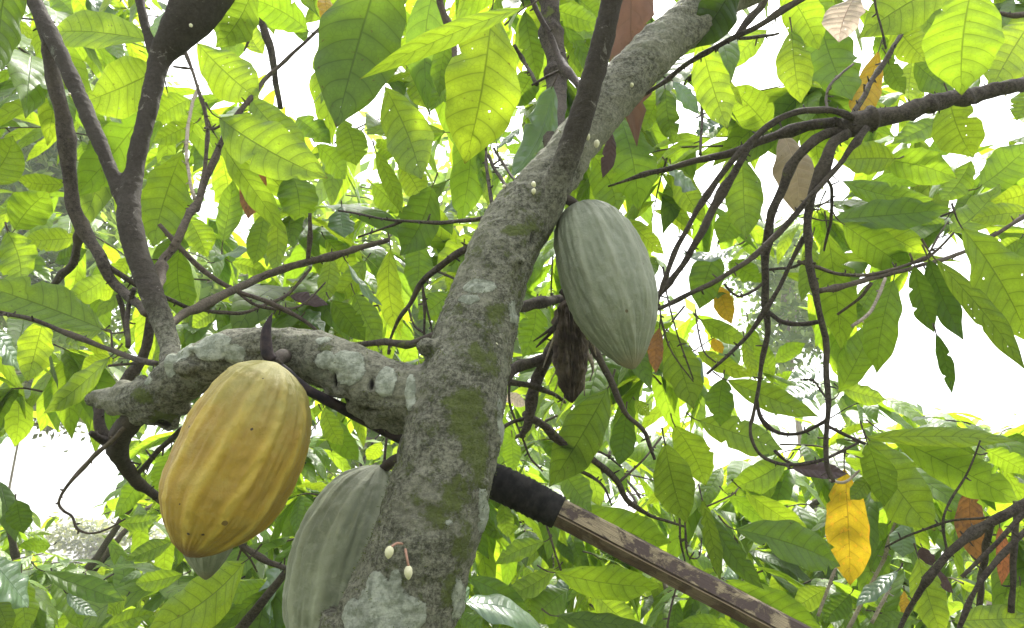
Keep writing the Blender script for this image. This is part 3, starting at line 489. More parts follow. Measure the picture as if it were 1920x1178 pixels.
# ------------------------------------------------------------------ traced branches and twigs: (tree, name, material, points x,y,width,depth)
BR = [
 (T_MAIN, 'branch', B_DK, [(75, 30, 24, 1.22), (100, 130, 28, 1.22), (120, 230, 26, 1.22), (131, 330, 24, 1.22), (153, 424, 22, 1.22), (190, 492, 20, 1.2), (217, 533, 18, 1.2), (244, 560, 15, 1.18), (275, 590, 12, 1.1)]),
 (T_MAIN, 'twig', B_DK, [(152, 430, 16, 1.22), (143, 465, 15, 1.25), (129, 500, 14, 1.28), (100, 535, 12, 1.32)]),
 (T_MAIN, 'twig', B_DK, [(190, 492, 11, 1.2), (251, 530, 11, 1.22), (306, 557, 9, 1.25), (357, 580, 7, 1.28)]),
 (T_MAIN, 'twig', B_DK, [(221, 552, 9, 1.2), (230, 590, 9, 1.2), (238, 632, 9, 1.2)]),
 (T_MAIN, 'twig', B_DK, [(252, 540, 9, 1.15), (242, 585, 9, 1.15), (240, 650, 10, 1.1)]),
 (T_MAIN, 'branch', B_DK, [(284, 590, 17, 1.15), (272, 650, 18, 1.15), (248, 705, 19, 1.15), (215, 740, 20, 1.15)]),
 (T_MAIN, 'branch', B_TW, [(625, 30, 5, 1.5), (503, 143, 8, 1.45), (465, 190, 9, 1.4), (424, 251, 10, 1.35), (374, 373, 12, 1.28), (357, 400, 14, 1.25), (333, 455, 15, 1.2), (306, 492, 15, 1.17), (299, 526, 14, 1.12), (290, 560, 14, 1.05)]),
 (T_MAIN, 'twig', B_DK, [(480, 0, 13, 1.9), (485, 27, 14, 1.9), (506, 95, 13, 1.9), (526, 204, 10, 1.9)]),
 (T_MAIN, 'twig', B_TW, [(330, 70, 5, 1.5), (346, 92, 6, 1.5), (363, 143, 6, 1.48), (384, 204, 7, 1.45), (387, 265, 7, 1.42), (380, 336, 7, 1.38), (366, 385, 7, 1.3)]),
 (T_MAIN, 'twig', B_PL, [(372, 160, 5, 1.6), (357, 210, 6, 1.55), (350, 292, 6, 1.45), (365, 374, 7, 1.32)]),
 (T_MAIN, 'twig', B_TW, [(474, 20, 5, 1.8), (467, 70, 5, 1.8), (458, 96, 3, 1.8)]),
 (T_MAIN, 'twig', B_TW, [(384, 240, 5, 1.44), (400, 242, 5, 1.4), (412, 236, 5, 1.35)]),
 (T_MAIN, 'twig', B_TW, [(363, 130, 4, 1.5), (345, 128, 4, 1.5), (325, 125, 4, 1.5)]),
 (T_MAIN, 'branch', B_TW, [(300, 618, 15, 1.05), (319, 606, 15, 1.1), (373, 574, 16, 1.2), (441, 543, 15, 1.3), (509, 512, 14, 1.4), (577, 492, 13, 1.45), (640, 478, 12, 1.5), (668, 468, 11, 1.52), (729, 450, 9, 1.55)]),
 (T_MAIN, 'twig', B_TW, [(299, 421, 8, 1.3), (340, 468, 9, 1.3), (390, 512, 10, 1.3), (441, 543, 9, 1.3), (509, 570, 8, 1.3), (560, 594, 8, 1.3), (604, 628, 6, 1.3)]),
 (T_MAIN, 'twig', B_TW, [(373, 580, 7, 1.22), (441, 589, 7, 1.3), (492, 574, 6, 1.35), (543, 550, 6, 1.4), (584, 502, 4, 1.45)]),
 (T_MAIN, 'twig', B_TW, [(441, 545, 6, 1.3), (480, 572, 6, 1.3), (530, 580, 5, 1.33), (570, 570, 4, 1.36), (610, 530, 3, 1.4)]),
 (T_MAIN, 'twig', B_TW, [(581, 400, 7, 1.45), (582, 440, 8, 1.45), (577, 492, 8, 1.45)]),
 (T_MAIN, 'twig', B_DK, [(-40, 572, 6, 1.1), (0, 585, 7, 1.1), (51, 597, 8, 1.1), (136, 628, 9, 1.1), (204, 655, 10, 1.08), (244, 672, 11, 1.05), (300, 684, 12, 1.0)]),
 (T_MAIN, 'twig', B_DK, [(204, 686, 5, 1.08), (250, 680, 5, 1.07), (270, 678, 5, 1.06)]),
 (T_MAIN, 'twig', B_DK, [(210, 657, 4, 1.08), (208, 622, 4, 1.09), (196, 618, 3, 1.1)]),
 (T_MAIN, 'branch', B_DK, [(620, 646, 8, 1.05), (654, 645, 10, 1.03), (719, 641, 12, 1.0), (777, 643, 14, .97), (830, 622, 16, .93)]),
 (T_MAIN, 'branch', B_DK, [(729, 665, 4, 1.12), (731, 638, 5, 1.12), (746, 601, 7, 1.1), (770, 570, 9, 1.08), (790, 533, 11, 1.06), (817, 506, 12, 1.04), (855, 478, 13, 1.02), (910, 445, 15, .99)]),
 (T_MAIN, 'twig', B_DK, [(634, 395, 4, 1.15), (743, 414, 5, 1.12), (838, 416, 7, 1.08), (940, 402, 9, 1.02)]),
 (T_MAIN, 'twig', B_DK, [(671, 445, 4, 1.15), (715, 430, 4, 1.14), (753, 416, 5, 1.12)]),
 (T_MAIN, 'twig', B_DK, [(792, 535, 5, 1.06), (795, 580, 5, 1.06), (795, 628, 4, 1.06)]),
 (T_MAIN, 'twig', B_DK, [(792, 535, 4, 1.06), (800, 580, 4, 1.06), (811, 625, 3, 1.06)]),
 (T_MAIN, 'twig', B_DK, [(766, 578, 5, 1.08), (777, 611, 4, 1.07), (797, 626, 4, 1.06)]),
 (T_MAIN, 'twig', B_DK, [(819, 508, 5, 1.04), (840, 518, 5, 1.03), (862, 528, 4, 1.02)]),
 (T_MAIN, 'twig', B_DK, [(912, 285, 5, 1.2), (914, 330, 7, 1.15), (926, 402, 7, 1.08)]),
 (T_MAIN, 'twig', B_DK, [(916, 292, 6, 1.2), (932, 325, 6, 1.16), (957, 362, 7, 1.08)]),
 (T_MAIN, 'twig', B_DK, [(926, 278, 5, 1.25), (945, 310, 5, 1.2), (975, 350, 6, 1.1)]),
 (T_MAIN, 'branch', B_DK, [(1024, -60, 38, 1.5), (1030, 20, 38, 1.48), (1041, 102, 38, 1.45), (1045, 170, 36, 1.4), (1041, 250, 34, 1.3), (1040, 320, 34, 1.12)]),
 (T_MAIN, 'twig', B_BR, [(996, -20, 10, 1.1), (1004, 14, 10, 1.1), (1035, 75, 11, 1.08), (1055, 122, 13, 1.05), (1078, 148, 14, 1.02), (1100, 178, 15, .98)]),
 (T_MAIN, 'twig', B_BR, [(1060, 128, 6, 1.05), (1030, 142, 5, 1.06), (997, 160, 4, 1.07)]),
 (T_MAIN, 'twig', B_TW, [(815, -40, 12, 1.5), (826, 5, 12, 1.5), (847, 60, 12, 1.5), (858, 140, 9, 1.45), (880, 190, 7, 1.42), (905, 230, 6, 1.4), (912, 289, 5, 1.38)]),
 (T_MAIN, 'twig', B_DK, [(964, 84, 7, 1.6), (985, 118, 7, 1.6), (1006, 158, 7, 1.5)]),
 (T_MAIN, 'branch', B_DK, [(930, 590, 20, .96), (977, 577, 20, 1.02), (1010, 568, 19, 1.06), (1050, 560, 16, 1.12)]),
 (T_MAIN, 'branch', B_DK, [(1062, 560, 22, 1.12), (1056, 620, 26, 1.12), (1030, 665, 24, 1.12), (1008, 710, 22, 1.12), (994, 745, 20, 1.12), (986, 785, 18, 1.12), (978, 822, 9, 1.12)]),
 (T_MAIN, 'branch', B_DK, [(925, 735, 24, 1.0), (955, 700, 24, 1.06), (985, 684, 22, 1.1), (1020, 674, 20, 1.12)]),
 (T_MAIN, 'twig', B_DK, [(940, 715, 12, 1.05), (990, 722, 11, 1.08), (1030, 735, 9, 1.12), (1060, 755, 6, 1.15)]),
 (T_MAIN, 'branch', B_DK, [(1100, 640, 13, 1.15), (1113, 662, 13, 1.15), (1140, 706, 13, 1.15), (1157, 747, 12, 1.15), (1177, 780, 10, 1.15), (1208, 812, 9, 1.15), (1228, 862, 6, 1.15)]),
 (T_MAIN, 'branch', B_DK, [(984, 776, 16, 1.13), (1011, 795, 15, 1.15), (1041, 822, 14, 1.18), (1092, 846, 14, 1.2), (1130, 876, 13, 1.22), (1160, 907, 12, 1.24), (1184, 948, 9, 1.26), (1238, 973, 6, 1.3), (1285, 988, 4, 1.34)]),
 (T_MAIN, 'twig', B_DK, [(930, 812, 7, 1.1), (960, 792, 7, 1.12), (986, 784, 8, 1.13)]),
 (T_MAIN, 'twig', B_DK, [(957, 700, 5, 1.2), (955, 750, 5, 1.2), (963, 780, 4, 1.2), (980, 822, 4, 1.2), (994, 860, 4, 1.2), (1018, 884, 3, 1.2)]),
 (T_MAIN, 'twig', B_DK, [(1078, 880, 8, 1.22), (1110, 894, 6, 1.22), (1133, 914, 5, 1.22), (1147, 948, 3, 1.22)]),
 (T_MAIN, 'twig', B_TW, [(1160, 905, 6, 1.24), (1204, 863, 4, 1.26), (1240, 820, 4, 1.3)]),
 (T_MAIN, 'twig', B_DK, [(1092, 842, 5, 1.2), (1130, 850, 4, 1.22), (1165, 876, 3, 1.24)]),
 # stems below the left limb
 (T_MAIN, 'branch', B_BR, [(262, 770, 34, .96), (238, 800, 44, 1.0), (222, 838, 36, 1.05), (240, 872, 26, 1.1), (255, 897, 22, 1.12), (275, 916, 18, 1.15), (310, 944, 16, 1.18)]),
 (T_MAIN, 'branch', B_BR, [(183, 760, 14, 1.05), (190, 795, 18, 1.04), (208, 828, 24, 1.04)]),
 (T_MAIN, 'twig', B_BR, [(170, 812, 11, 1.0), (195, 825, 15, 1.02), (215, 840, 16, 1.04)]),
 (T_MAIN, 'twig', B_TW, [(252, 782, 10, .97), (204, 832, 8, .98), (170, 863, 7, 1.0), (129, 907, 6, 1.0), (110, 941, 5, 1.0), (119, 958, 5, 1.0), (136, 968, 5, 1.0), (146, 990, 5, 1.0), (170, 999, 4, 1.0), (200, 992, 4, 1.0), (235, 973, 3, 1.0)]),
 (T_MAIN, 'twig', B_DK, [(340, 805, 12, .98), (292, 849, 10, 1.06), (261, 885, 9, 1.12)]),
 (T_LEFT, 'branch', B_DK, [(430, 1005, 10, 1.3), (452, 1019, 11, 1.3), (489, 1043, 11, 1.3), (540, 1068, 10, 1.3)]),
 (T_LEFT, 'twig', B_TW, [(452, 1030, 4, 1.3), (440, 1070, 4, 1.35), (436, 1100, 3, 1.4)]),
 (T_LEFT, 'twig', B_TW, [(450, 1025, 4, 1.3), (470, 1050, 4, 1.32), (482, 1072, 3, 1.35)]),
 (T_LEFT, 'twig', B_DK, [(725, 820, 5, 1.2), (722, 850, 5, 1.2), (720, 875, 5, 1.2)]),
 # right tree: the branch and its drooping fan
 (T_RIGHT, 'branch', B_DK, [(2350, 60, 44, 1.8), (2100, 105, 38, 1.5), (1930, 152, 32, 1.3), (1842, 176, 34, 1.28), (1771, 193, 36, 1.26), (1700, 209, 38, 1.25), (1630, 226, 44, 1.24), (1592, 238, 50, 1.24), (1572, 245, 30, 1.24)]),
 (T_RIGHT, 'branch', B_DK, [(1600, 222, 14, 1.22), (1570, 211, 15, 1.22), (1541, 207, 15, 1.22), (1488, 212, 14, 1.22), (1438, 241, 14, 1.22), (1392, 280, 14, 1.22), (1346, 336, 13, 1.22), (1304, 398, 12, 1.22), (1268, 466, 11, 1.22), (1243, 532, 9, 1.22), (1232, 575, 6, 1.22)]),
 (T_RIGHT, 'branch', B_DK, [(1600, 235, 24, 1.24), (1541, 228, 24, 1.25), (1470, 248, 20, 1.27), (1417, 268, 18, 1.28), (1382, 283, 17, 1.29), (1311, 301, 15, 1.31), (1240, 319, 12, 1.33), (1200, 330, 9, 1.34), (1140, 350, 4, 1.34)]),
 (T_RIGHT, 'branch', B_DK, [(1408, 270, 15, 1.27), (1370, 330, 17, 1.27), (1336, 390, 17, 1.27), (1307, 451, 16, 1.27), (1275, 504, 14, 1.27), (1236, 552, 12, 1.27)]),
 (T_RIGHT, 'branch', B_DK, [(1580, 246, 22, 1.24), (1545, 255, 22, 1.24), (1506, 282, 22, 1.24), (1474, 330, 21, 1.25), (1452, 390, 20, 1.25), (1442, 433, 19, 1.26), (1435, 522, 17, 1.28), (1438, 592, 14, 1.29), (1431, 663, 10, 1.3), (1421, 734, 9, 1.3), (1411, 782, 8, 1.3), (1406, 800, 7, 1.3), (1410, 825, 7, 1.3), (1431, 856, 7, 1.3), (1481, 872, 7, 1.28), (1545, 862, 7, 1.26), (1610, 830, 6, 1.25)]),
 (T_RIGHT, 'branch', B_DK, [(1588, 250, 24, 1.23), (1560, 275, 23, 1.22), (1537, 325, 22, 1.22), (1520, 385, 20, 1.22), (1511, 440, 17, 1.22), (1518, 490, 15, 1.22), (1530, 545, 14, 1.22), (1545, 628, 14, 1.22), (1552, 734, 13, 1.22), (1550, 800, 12, 1.22), (1549, 866, 11, 1.22), (1562, 904, 9, 1.22)]),
 (T_RIGHT, 'branch', B_DK, [(1625, 240, 16, 1.22), (1600, 272, 14, 1.21), (1576, 305, 13, 1.21), (1523, 365, 13, 1.2), (1467, 430, 13, 1.2), (1417, 479, 13, 1.2), (1375, 508, 12, 1.2), (1311, 543, 11, 1.2), (1254, 571, 9, 1.2), (1225, 582, 7, 1.2)]),
 (T_RIGHT, 'branch', B_DK, [(1508, 445, 10, 1.23), (1474, 511, 10, 1.25), (1438, 578, 10, 1.26), (1410, 621, 10, 1.27), (1382, 649, 9, 1.27), (1325, 702, 7, 1.28)]),
 (T_RIGHT, 'twig', B_DK, [(1440, 585, 11, 1.28), (1467, 603, 11, 1.27), (1506, 607, 11, 1.25), (1545, 602, 11, 1.23)]),
 (T_RIGHT, 'twig', B_PL, [(1598, 612, 7, 1.2), (1626, 592, 8, 1.22), (1645, 560, 8, 1.24), (1660, 522, 8, 1.26)]),
 (T_RIGHT, 'branch', B_TW, [(1535, 546, 13, 1.22), (1594, 536, 12, 1.25), (1647, 518, 12, 1.28), (1708, 504, 9, 1.3), (1771, 486, 9, 1.35), (1842, 454, 9, 1.4), (1930, 400, 9, 1.45)]),
 (T_RIGHT, 'twig', B_TW, [(1495, 490, 8, 1.23), (1534, 502, 8, 1.22), (1576, 515, 8, 1.24), (1630, 515, 8, 1.27), (1700, 497, 7, 1.3), (1746, 479, 7, 1.3), (1789, 436, 5, 1.3)]),
 (T_RIGHT, 'twig', B_DK, [(1357, 532, 5, 1.28), (1382, 555, 6, 1.28), (1410, 546, 7, 1.28), (1437, 525, 8, 1.28)]),
 (T_RIGHT, 'twig', B_DK, [(1442, 506, 7, 1.28), (1480, 502, 7, 1.26), (1510, 490, 7, 1.23)]),
 (T_RIGHT, 'twig', B_TW, [(1740, 480, 5, 1.3), (1760, 440, 4, 1.32), (1778, 415, 3, 1.34)]),
 (T_RIGHT, 'twig', B_TW, [(1634, 530, 8, 1.27), (1610, 560, 7, 1.28), (1570, 590, 6, 1.3)]),
 (T_RIGHT, 'twig', B_DK, [(1236, 570, 5, 1.2), (1242, 610, 4, 1.2), (1261, 663, 4, 1.2), (1300, 716, 3, 1.2)]),
 (T_RIGHT, 'twig', B_DK, [(1243, 500, 5, 1.25), (1252, 560, 4, 1.25), (1268, 620, 4, 1.25), (1300, 712, 3, 1.22)]),
 (T_RIGHT, 'twig', B_DK, [(1304, 580, 4, 1.25), (1310, 620, 4, 1.25), (1320, 660, 4, 1.25), (1342, 680, 4, 1.25)]),
 (T_RIGHT, 'twig', B_BR, [(1418, 745, 8, 1.3), (1426, 782, 9, 1.3), (1452, 810, 9, 1.3), (1495, 813, 8, 1.27), (1550, 790, 8, 1.22)]),
 (T_RIGHT, 'twig', B_BR, [(1550, 798, 8, 1.22), (1587, 817, 8, 1.22), (1622, 832, 7, 1.22)]),
 (T_RIGHT, 'twig', B_PL, [(1555, 900, 8, 1.22), (1585, 903, 7, 1.22), (1612, 882, 5, 1.22)]),
 (T_RIGHT, 'twig', B_BR, [(1452, 845, 7, 1.3), (1470, 862, 7, 1.3), (1490, 872, 7, 1.28)]),
 (T_RIGHT, 'twig', B_DK, [(1502, 712, 4, 1.3), (1522, 712, 5, 1.27), (1536, 728, 5, 1.24), (1550, 748, 5, 1.22)]),
 (T_RIGHT, 'twig', B_DK, [(1745, -30, 5, 1.5), (1700, 45, 8, 1.42), (1676, 88, 10, 1.35), (1647, 131, 11, 1.32), (1620, 175, 12, 1.28), (1598, 218, 13, 1.24)]),
 (T_RIGHT, 'twig', B_DK, [(1636, -20, 5, 1.2), (1643, 20, 5, 1.2), (1651, 50, 5, 1.2), (1661, 92, 5, 1.2)]),
 (T_RIGHT, 'twig', B_DK, [(1316, 140, 6, 1.5), (1316, 200, 6, 1.5), (1313, 290, 7, 1.4)]),
 (T_RIGHT, 'twig', B_TW, [(1552, 207, 6, 1.3), (1549, 180, 6, 1.35), (1560, 155, 6, 1.4), (1600, 120, 5, 1.5)]),
 (T_RIGHT, 'branch', B_DK, [(1560, -40, 13, 1.2), (1499, 0, 13, 1.2), (1424, 46, 13, 1.2), (1375, 71, 13, 1.2), (1329, 96, 12, 1.2), (1275, 131, 11, 1.2), (1240, 156, 10, 1.2), (1185, 190, 8, 1.2)]),
 (T_RIGHT, 'twig', B_DK, [(1460, 63, 6, 1.25), (1420, 70, 8, 1.22), (1385, 72, 8, 1.2)]),
 (T_RIGHT, 'branch', B_DK, [(1440, -10, 18, 1.7), (1400, 45, 16, 1.7), (1350, 105, 14, 1.7), (1290, 150, 12, 1.7)]),
 (T_RIGHT, 'branch', B_TW, [(1930, 28, 14, 1.6), (1900, 27, 13, 1.6), (1870, 24, 8, 1.6)]),
 (T_RIGHT, 'twig', B_DK, [(1530, 325, 8, 1.24), (1560, 350, 8, 1.3), (1555, 420, 7, 1.35), (1545, 470, 5, 1.4)]),
 # lower right tree
 (T_LOW, 'branch', B_DK, [(2100, 850, 26, 1.3), (1990, 905, 24, 1.25), (1925, 942, 22, 1.2), (1860, 976, 21, 1.2), (1807, 1012, 19, 1.2), (1757, 1061, 16, 1.2), (1725, 1110, 13, 1.22), (1697, 1162, 11, 1.25), (1680, 1200, 10, 1.25)]),
 (T_LOW, 'branch', B_DK, [(2000, 900, 13, 1.12), (1925, 958, 12, 1.12), (1860, 1026, 11, 1.12), (1803, 1082, 8, 1.12)]),
 (T_LOW, 'branch', B_DK, [(2000, 930, 14, 1.05), (1925, 994, 13, 1.05), (1867, 1054, 12, 1.05), (1824, 1114, 11, 1.05), (1794, 1190, 11, 1.05)]),
 (T_LOW, 'branch', B_DK, [(1905, 940, 12, 1.3), (1902, 1000, 13, 1.3), (1895, 1148, 12, 1.3)]),
 (T_LOW, 'branch', B_DK, [(1860, 975, 14, 1.3), (1845, 1050, 14, 1.35), (1836, 1142, 13, 1.4)]),
 (T_LOW, 'twig', B_DK, [(1838, 826, 4, 1.25), (1814, 888, 5, 1.25), (1785, 934, 6, 1.25), (1768, 980, 6, 1.25), (1776, 1035, 6, 1.25)]),
 (T_LOW, 'twig', B_DK, [(1855, 970, 6, 1.2), (1771, 980, 5, 1.25), (1700, 1005, 5, 1.3), (1660, 1026, 4, 1.35)]),
 (T_LOW, 'branch', B_PL, [(1568, 1065, 6, 1.7), (1552, 1105, 7, 1.7), (1534, 1155, 8, 1.7)]),
 (T_LOW, 'branch', B_PL, [(1685, 962, 6, 1.7), (1670, 1005, 7, 1.7), (1657, 1048, 8, 1.7), (1634, 1095, 9, 1.7), (1590, 1180, 10, 1.7)]),
 (T_LOW, 'twig', B_PL, [(1670, 1100, 6, 1.6), (1655, 1128, 8, 1.6), (1634, 1168, 9, 1.6)]),
 (T_LOW, 'twig', B_TW, [(1325, 950, 4, 1.3), (1368, 930, 4, 1.3), (1385, 915, 3, 1.35)]),
 (T_LOW, 'twig', B_DK, [(1274, 968, 6, 1.25), (1276, 1010, 5, 1.25), (1284, 1052, 4, 1.3)]),
 (T_LOW, 'twig', B_DK, [(1284, 980, 4, 1.25), (1290, 1040, 4, 1.25), (1310, 1045, 3, 1.3), (1316, 1010, 3, 1.35)]),
 (T_LOW, 'twig', B_TW, [(1024, 985, 5, 1.3), (1036, 1020, 5, 1.3), (1052, 1070, 4, 1.3)]),
 (T_LOW, 'twig', B_TW, [(1268, 1100, 4, 1.3), (1256, 1150, 5, 1.3), (1250, 1190, 5, 1.3)]),
]
for i, (tr_, nm, mt, pts) in enumerate(BR):
    wmax = max(p[2] for p in pts)
    if tr_ in (T_RIGHT, T_LOW): pts = [(a_, b_, c_ * .82, d_) for a_, b_, c_, d_ in pts]
    v, f = px_tube(pts, rough=.30 if wmax > 12 else .2, seed=i, sides=14 if wmax > 14 else 8, knots=.45)
    # short spurs and leaf scars standing off the bark
    rs_ = random.Random(i + 400); cp = catmull([np.append(at(a_, b_, d_), c_ * d_ / FPX / 2) for a_, b_, c_, d_ in pts], 40); Ls = np.sum(np.linalg.norm(np.diff(cp[:, :3], axis=0), axis=1)); v = list(v); f = list(f)
    for _ in range(int(Ls / .028)):
        j_ = rs_.randint(1, 38); c0 = cp[j_, :3]; t_ = nrm(cp[j_ + 1, :3] - cp[j_ - 1, :3]); o_ = nrm(np.cross(t_, [rs_.gauss(0, 1) for _ in range(3)])); rr0 = cp[j_, 3]
        ln = rr0 + rs_.choice([.0015, .002, .003, .005, .009]); q_ = [c0 + o_ * rr0 * .5, c0 + o_ * ln * .8 + t_ * .001, c0 + o_ * (ln + .001) + t_ * rs_.uniform(-.001, .003)]
        v2, f2 = tube(q_, [.0016, .0013, .0009], 5, .2, 3, sub=4); k_ = len(v); v += list(v2); f += [tuple(x + k_ for x in g_) for g_ in f2]
    make_obj(nm, v, f, mt, tr_)
def post(tree, pts, name='trunk', mt=B_DK, sides=14):
    v, f = tube([p[:3] for p in pts], [p[3] for p in pts], sides, .12, len(pts), knots=.1); return make_obj(name, v, f, mt, tree)
q = at(2350, 60, 1.8); post(T_RIGHT, [(3.0, 2.6, -.05, .09), (2.9, 2.5, .9, .08), (2.7, 2.4, 1.8, .07), (q[0] + .4, q[1] + .3, q[2] - .35, .05), (q[0], q[1], q[2], .03)])
q = at(2100, 850, 1.3); post(T_LOW, [(2.2, 1.8, -.05, .06), (2.0, 1.7, .6, .05), (1.6, 1.5, 1.1, .04), (q[0], q[1], q[2], .014)])
q = at(540, 1068, 1.3); post(T_LEFT, [(-1.6, 2.4, -.05, .05), (-1.3, 2.2, .6, .04), (-.8, 1.7, 1.1, .02), (q[0], q[1], q[2], .006)])

# dead shredded bark and split fibres hanging behind the green pod
for i, (x0, y0, x1, y1, w_) in enumerate([(1068, 575, 1005, 652, 12), (1060, 590, 1000, 640, 9), (1062, 600, 1028, 660, 8), (1095, 655, 1112, 700, 10), (1100, 650, 1090, 695, 7), (1108, 665, 1106, 715, 4), (1050, 570, 1018, 690, 7), (1075, 600, 1040, 735, 8), (1080, 640, 1096, 742, 7), (1058, 640, 1030, 720, 5), (1085, 600, 1118, 668, 9), (1066, 690, 1050, 768, 5)]):
    v, f = px_tube([(x0, y0, w_, 1.1), ((x0 + x1) / 2 + 5, (y0 + y1) / 2, w_ * .8, 1.09), (x1, y1, 2, 1.1)], .3, i, 6, .3)
    make_obj('bark_strip', v, f, B_PL if i > 2 else B_BR, T_MAIN)

# flower buds and scars growing on the bark
def solid_mat(name, col, rough=.5, spec=.4, noisy=0, sss=0, col2=None, sc_=60):
    m = new_mat(name); N = NT(m); b = N.n('ShaderNodeBsdfPrincipled'); tcx = N.n('ShaderNodeTexCoord').outputs['Object']
    c = N.mix(N.step(N.noise(sc_, 5, .65, tcx), .38, .64), col, col2 or tuple(x * .7 for x in col)); N.l(c, b.inputs['Base Color'])
    b.inputs['Roughness'].default_value = rough; b.inputs['Specular IOR Level'].default_value = spec
    bp = N.n('ShaderNodeBump'); bp.inputs['Strength'].default_value = .4; bp.inputs['Distance'].default_value = .001; N.l(N.noise(sc_ * 4, 4, .6, tcx), bp.inputs['Height']); N.l(bp.outputs[0], b.inputs['Normal'])
    o = N.n('ShaderNodeOutputMaterial'); N.l(b.outputs[0], o.inputs[0]); return m
BUD = solid_mat('bud_cream', (.72, .68, .48), .45, col2=(.60, .58, .36)); STALK = solid_mat('stalk_red', (.40, .22, .15), .6)
def bud(x, y, w_, h, d, stalk=None, lab_=None, tilt=0):
    c = at(x, y, d); rw, rh = w_ * d / FPX / 2, h * d / FPX / 2; prof = [(-1, .02), (-.9, .25), (-.6, .68), (-.1, 1), (.4, .95), (.8, .6), (1, .1)]
    ax = nrm(UP * math.cos(tilt) + RT * math.sin(tilt)); sd1 = np.cross(ax, FW); V, F = [], []; n = 10
    for t, r in prof:
        for j in range(n):
            g = 2 * math.pi * j / n; k = r * (1 + .06 * math.cos(5 * g)); V.append(c + ax * rh * t + (sd1 * math.cos(g) + FW * math.sin(g)) * rw * k)
    for i in range(len(prof) - 1):
        for j in range(n): F.append((i * n + j, i * n + (j + 1) % n, (i + 1) * n + (j + 1) % n, (i + 1) * n + j))
    F.append(tuple(range(n))); F.append(tuple((len(prof) - 1) * n + j for j in range(n)))
    o = make_obj('flower_bud', V, F, BUD, T_MAIN)
    if lab_: o['label'] = lab_
    if stalk:
        v, f = px_tube([(*s_[:2], 5, s_[2]) for s_ in stalk], .05, 1, 7, 0); make_obj('bud_stalk', v, f, STALK, o)
bud(730, 1036, 17, 25, .715, [(754, 1020, .735), (744, 1019, .722), (733, 1026, .715)], 'cream flower bud on a curved pink stalk', .2)
bud(766, 1074, 16, 28, .715, [(760, 1030, .735), (763, 1046, .718), (766, 1062, .715)], 'cream flower bud on a straight red stalk', 0)
for x, y, w_, h, d in [(1001, 346, 9, 12, .945), (1001, 359, 9, 12, .94), (1102, 257, 10, 14, .985), (1119, 270, 11, 16, .985), (1184, 160, 9, 10, 1.06), (929, 648, 12, 15, .855), (358, 48, 7, 8, 1.14), (130, 177, 6, 6, 1.13), (945, 350, 8, 8, .98)]:
    bud(x, y, w_, h, d, tilt=rk.uniform(-.6, .6))

# ------------------------------------------------------------------ cacao pods
def pod_mat(name, ridge, flank, furrow, bloom, bloom_amt, tip, green=None, specks=None):
    m = new_mat(name); N = NT(m); tc = N.n('ShaderNodeTexCoord').outputs['Object']
    uv = N.n('ShaderNodeUVMap', uv_map='UVMap'); sp = N.n('ShaderNodeSeparateXYZ'); N.l(uv.outputs[0], sp.inputs[0]); u, ang = sp.outputs[0], sp.outputs[1]
    rg = N.attr('ridge')
    n1 = N.noise(26, 6, .62, tc, .4); n2 = N.noise(110, 5, .65, tc)
    c = N.mix(N.step(N.math('ADD', rg, N.math('MULTIPLY', N.math('SUBTRACT', n1, .5), .8)), .1, .9), furrow, flank)
    c = N.mix(N.math('MULTIPLY', N.step(rg, .6, 1.0), .5), c, ridge)
    c = N.mix(N.math('MULTIPLY', N.step(n2, .45, .7), .28), c, tuple(x * .72 for x in flank))
    c = N.mix(N.math('MULTIPLY', N.math('SUBTRACT', 1, N.step(N.math('ADD', rg, N.math('MULTIPLY', N.math('SUBTRACT', n2, .5), .5)), .05, .32)), .5), c, tuple(x * .5 for x in furrow))
    if green:
        g = N.step(N.math('ADD', N.math('MULTIPLY', n1, .6), N.math('SUBTRACT', .36, u)), .20, .66)
        c = N.mix(N.math('MULTIPLY', g, .8), c, green)
    c = N.mix(N.math('MULTIPLY', N.step(N.noise(48, 6, .7, tc, .8), .47, .66), bloom_amt), c, bloom)
    c = N.mix(N.step(N.math('ADD', u, N.math('MULTIPLY', n1, .08)), .93, 1.03), c, tip)
    vs = N.n('ShaderNodeTexVoronoi'); vs.inputs['Scale'].default_value = 38; N.l(tc, vs.inputs['Vector']); ss = N.n('ShaderNodeSeparateColor'); N.l(vs.outputs['Color'], ss.inputs[0])
    dot = N.math('LESS_THAN', N.math('ADD', vs.outputs['Distance'], N.math('MULTIPLY', N.math('SUBTRACT', n2, .5), .1)), N.math('MULTIPLY', N.math('SUBTRACT', ss.outputs[0], .72, clamp=True), .42))
    c = N.mix(N.math('MULTIPLY', dot, .75), c, (.09, .05, .025))
    c = N.mix(N.step(N.attr('spot'), .45, .7), c, (.035, .018, .014))
    b = N.n('ShaderNodeBsdfPrincipled'); N.l(c, b.inputs['Base Color']); b.inputs['Specular IOR Level'].default_value = .45
    N.l(N.math('MULTIPLY_ADD', n1, .35, .40), b.inputs['Roughness'])
    mpx = N.n('ShaderNodeMapping'); N.l(tc, mpx.inputs[0]); mpx.inputs['Scale'].default_value = (1, 1, .35)
    h = N.math('ADD', N.math('MULTIPLY', N.noise(110, 6, .65, mpx.outputs[0], .6), 1.2), N.math('MULTIPLY', N.noise(300, 6, .75, tc), .9))
    dirt = N.step(N.noise(170, 7, .8, tc), .60, .68); c = N.mix(N.math('MULTIPLY', dirt, .38), c, tuple(x * .4 for x in flank))
    bp = N.n('ShaderNodeBump'); bp.inputs['Strength'].default_value = .55; bp.inputs['Distance'].default_value = .003; N.l(h, bp.inputs['Height']); N.l(bp.outputs[0], b.inputs['Normal'])
    o = N.n('ShaderNodeOutputMaterial'); N.l(b.outputs[0], o.inputs[0]); return m
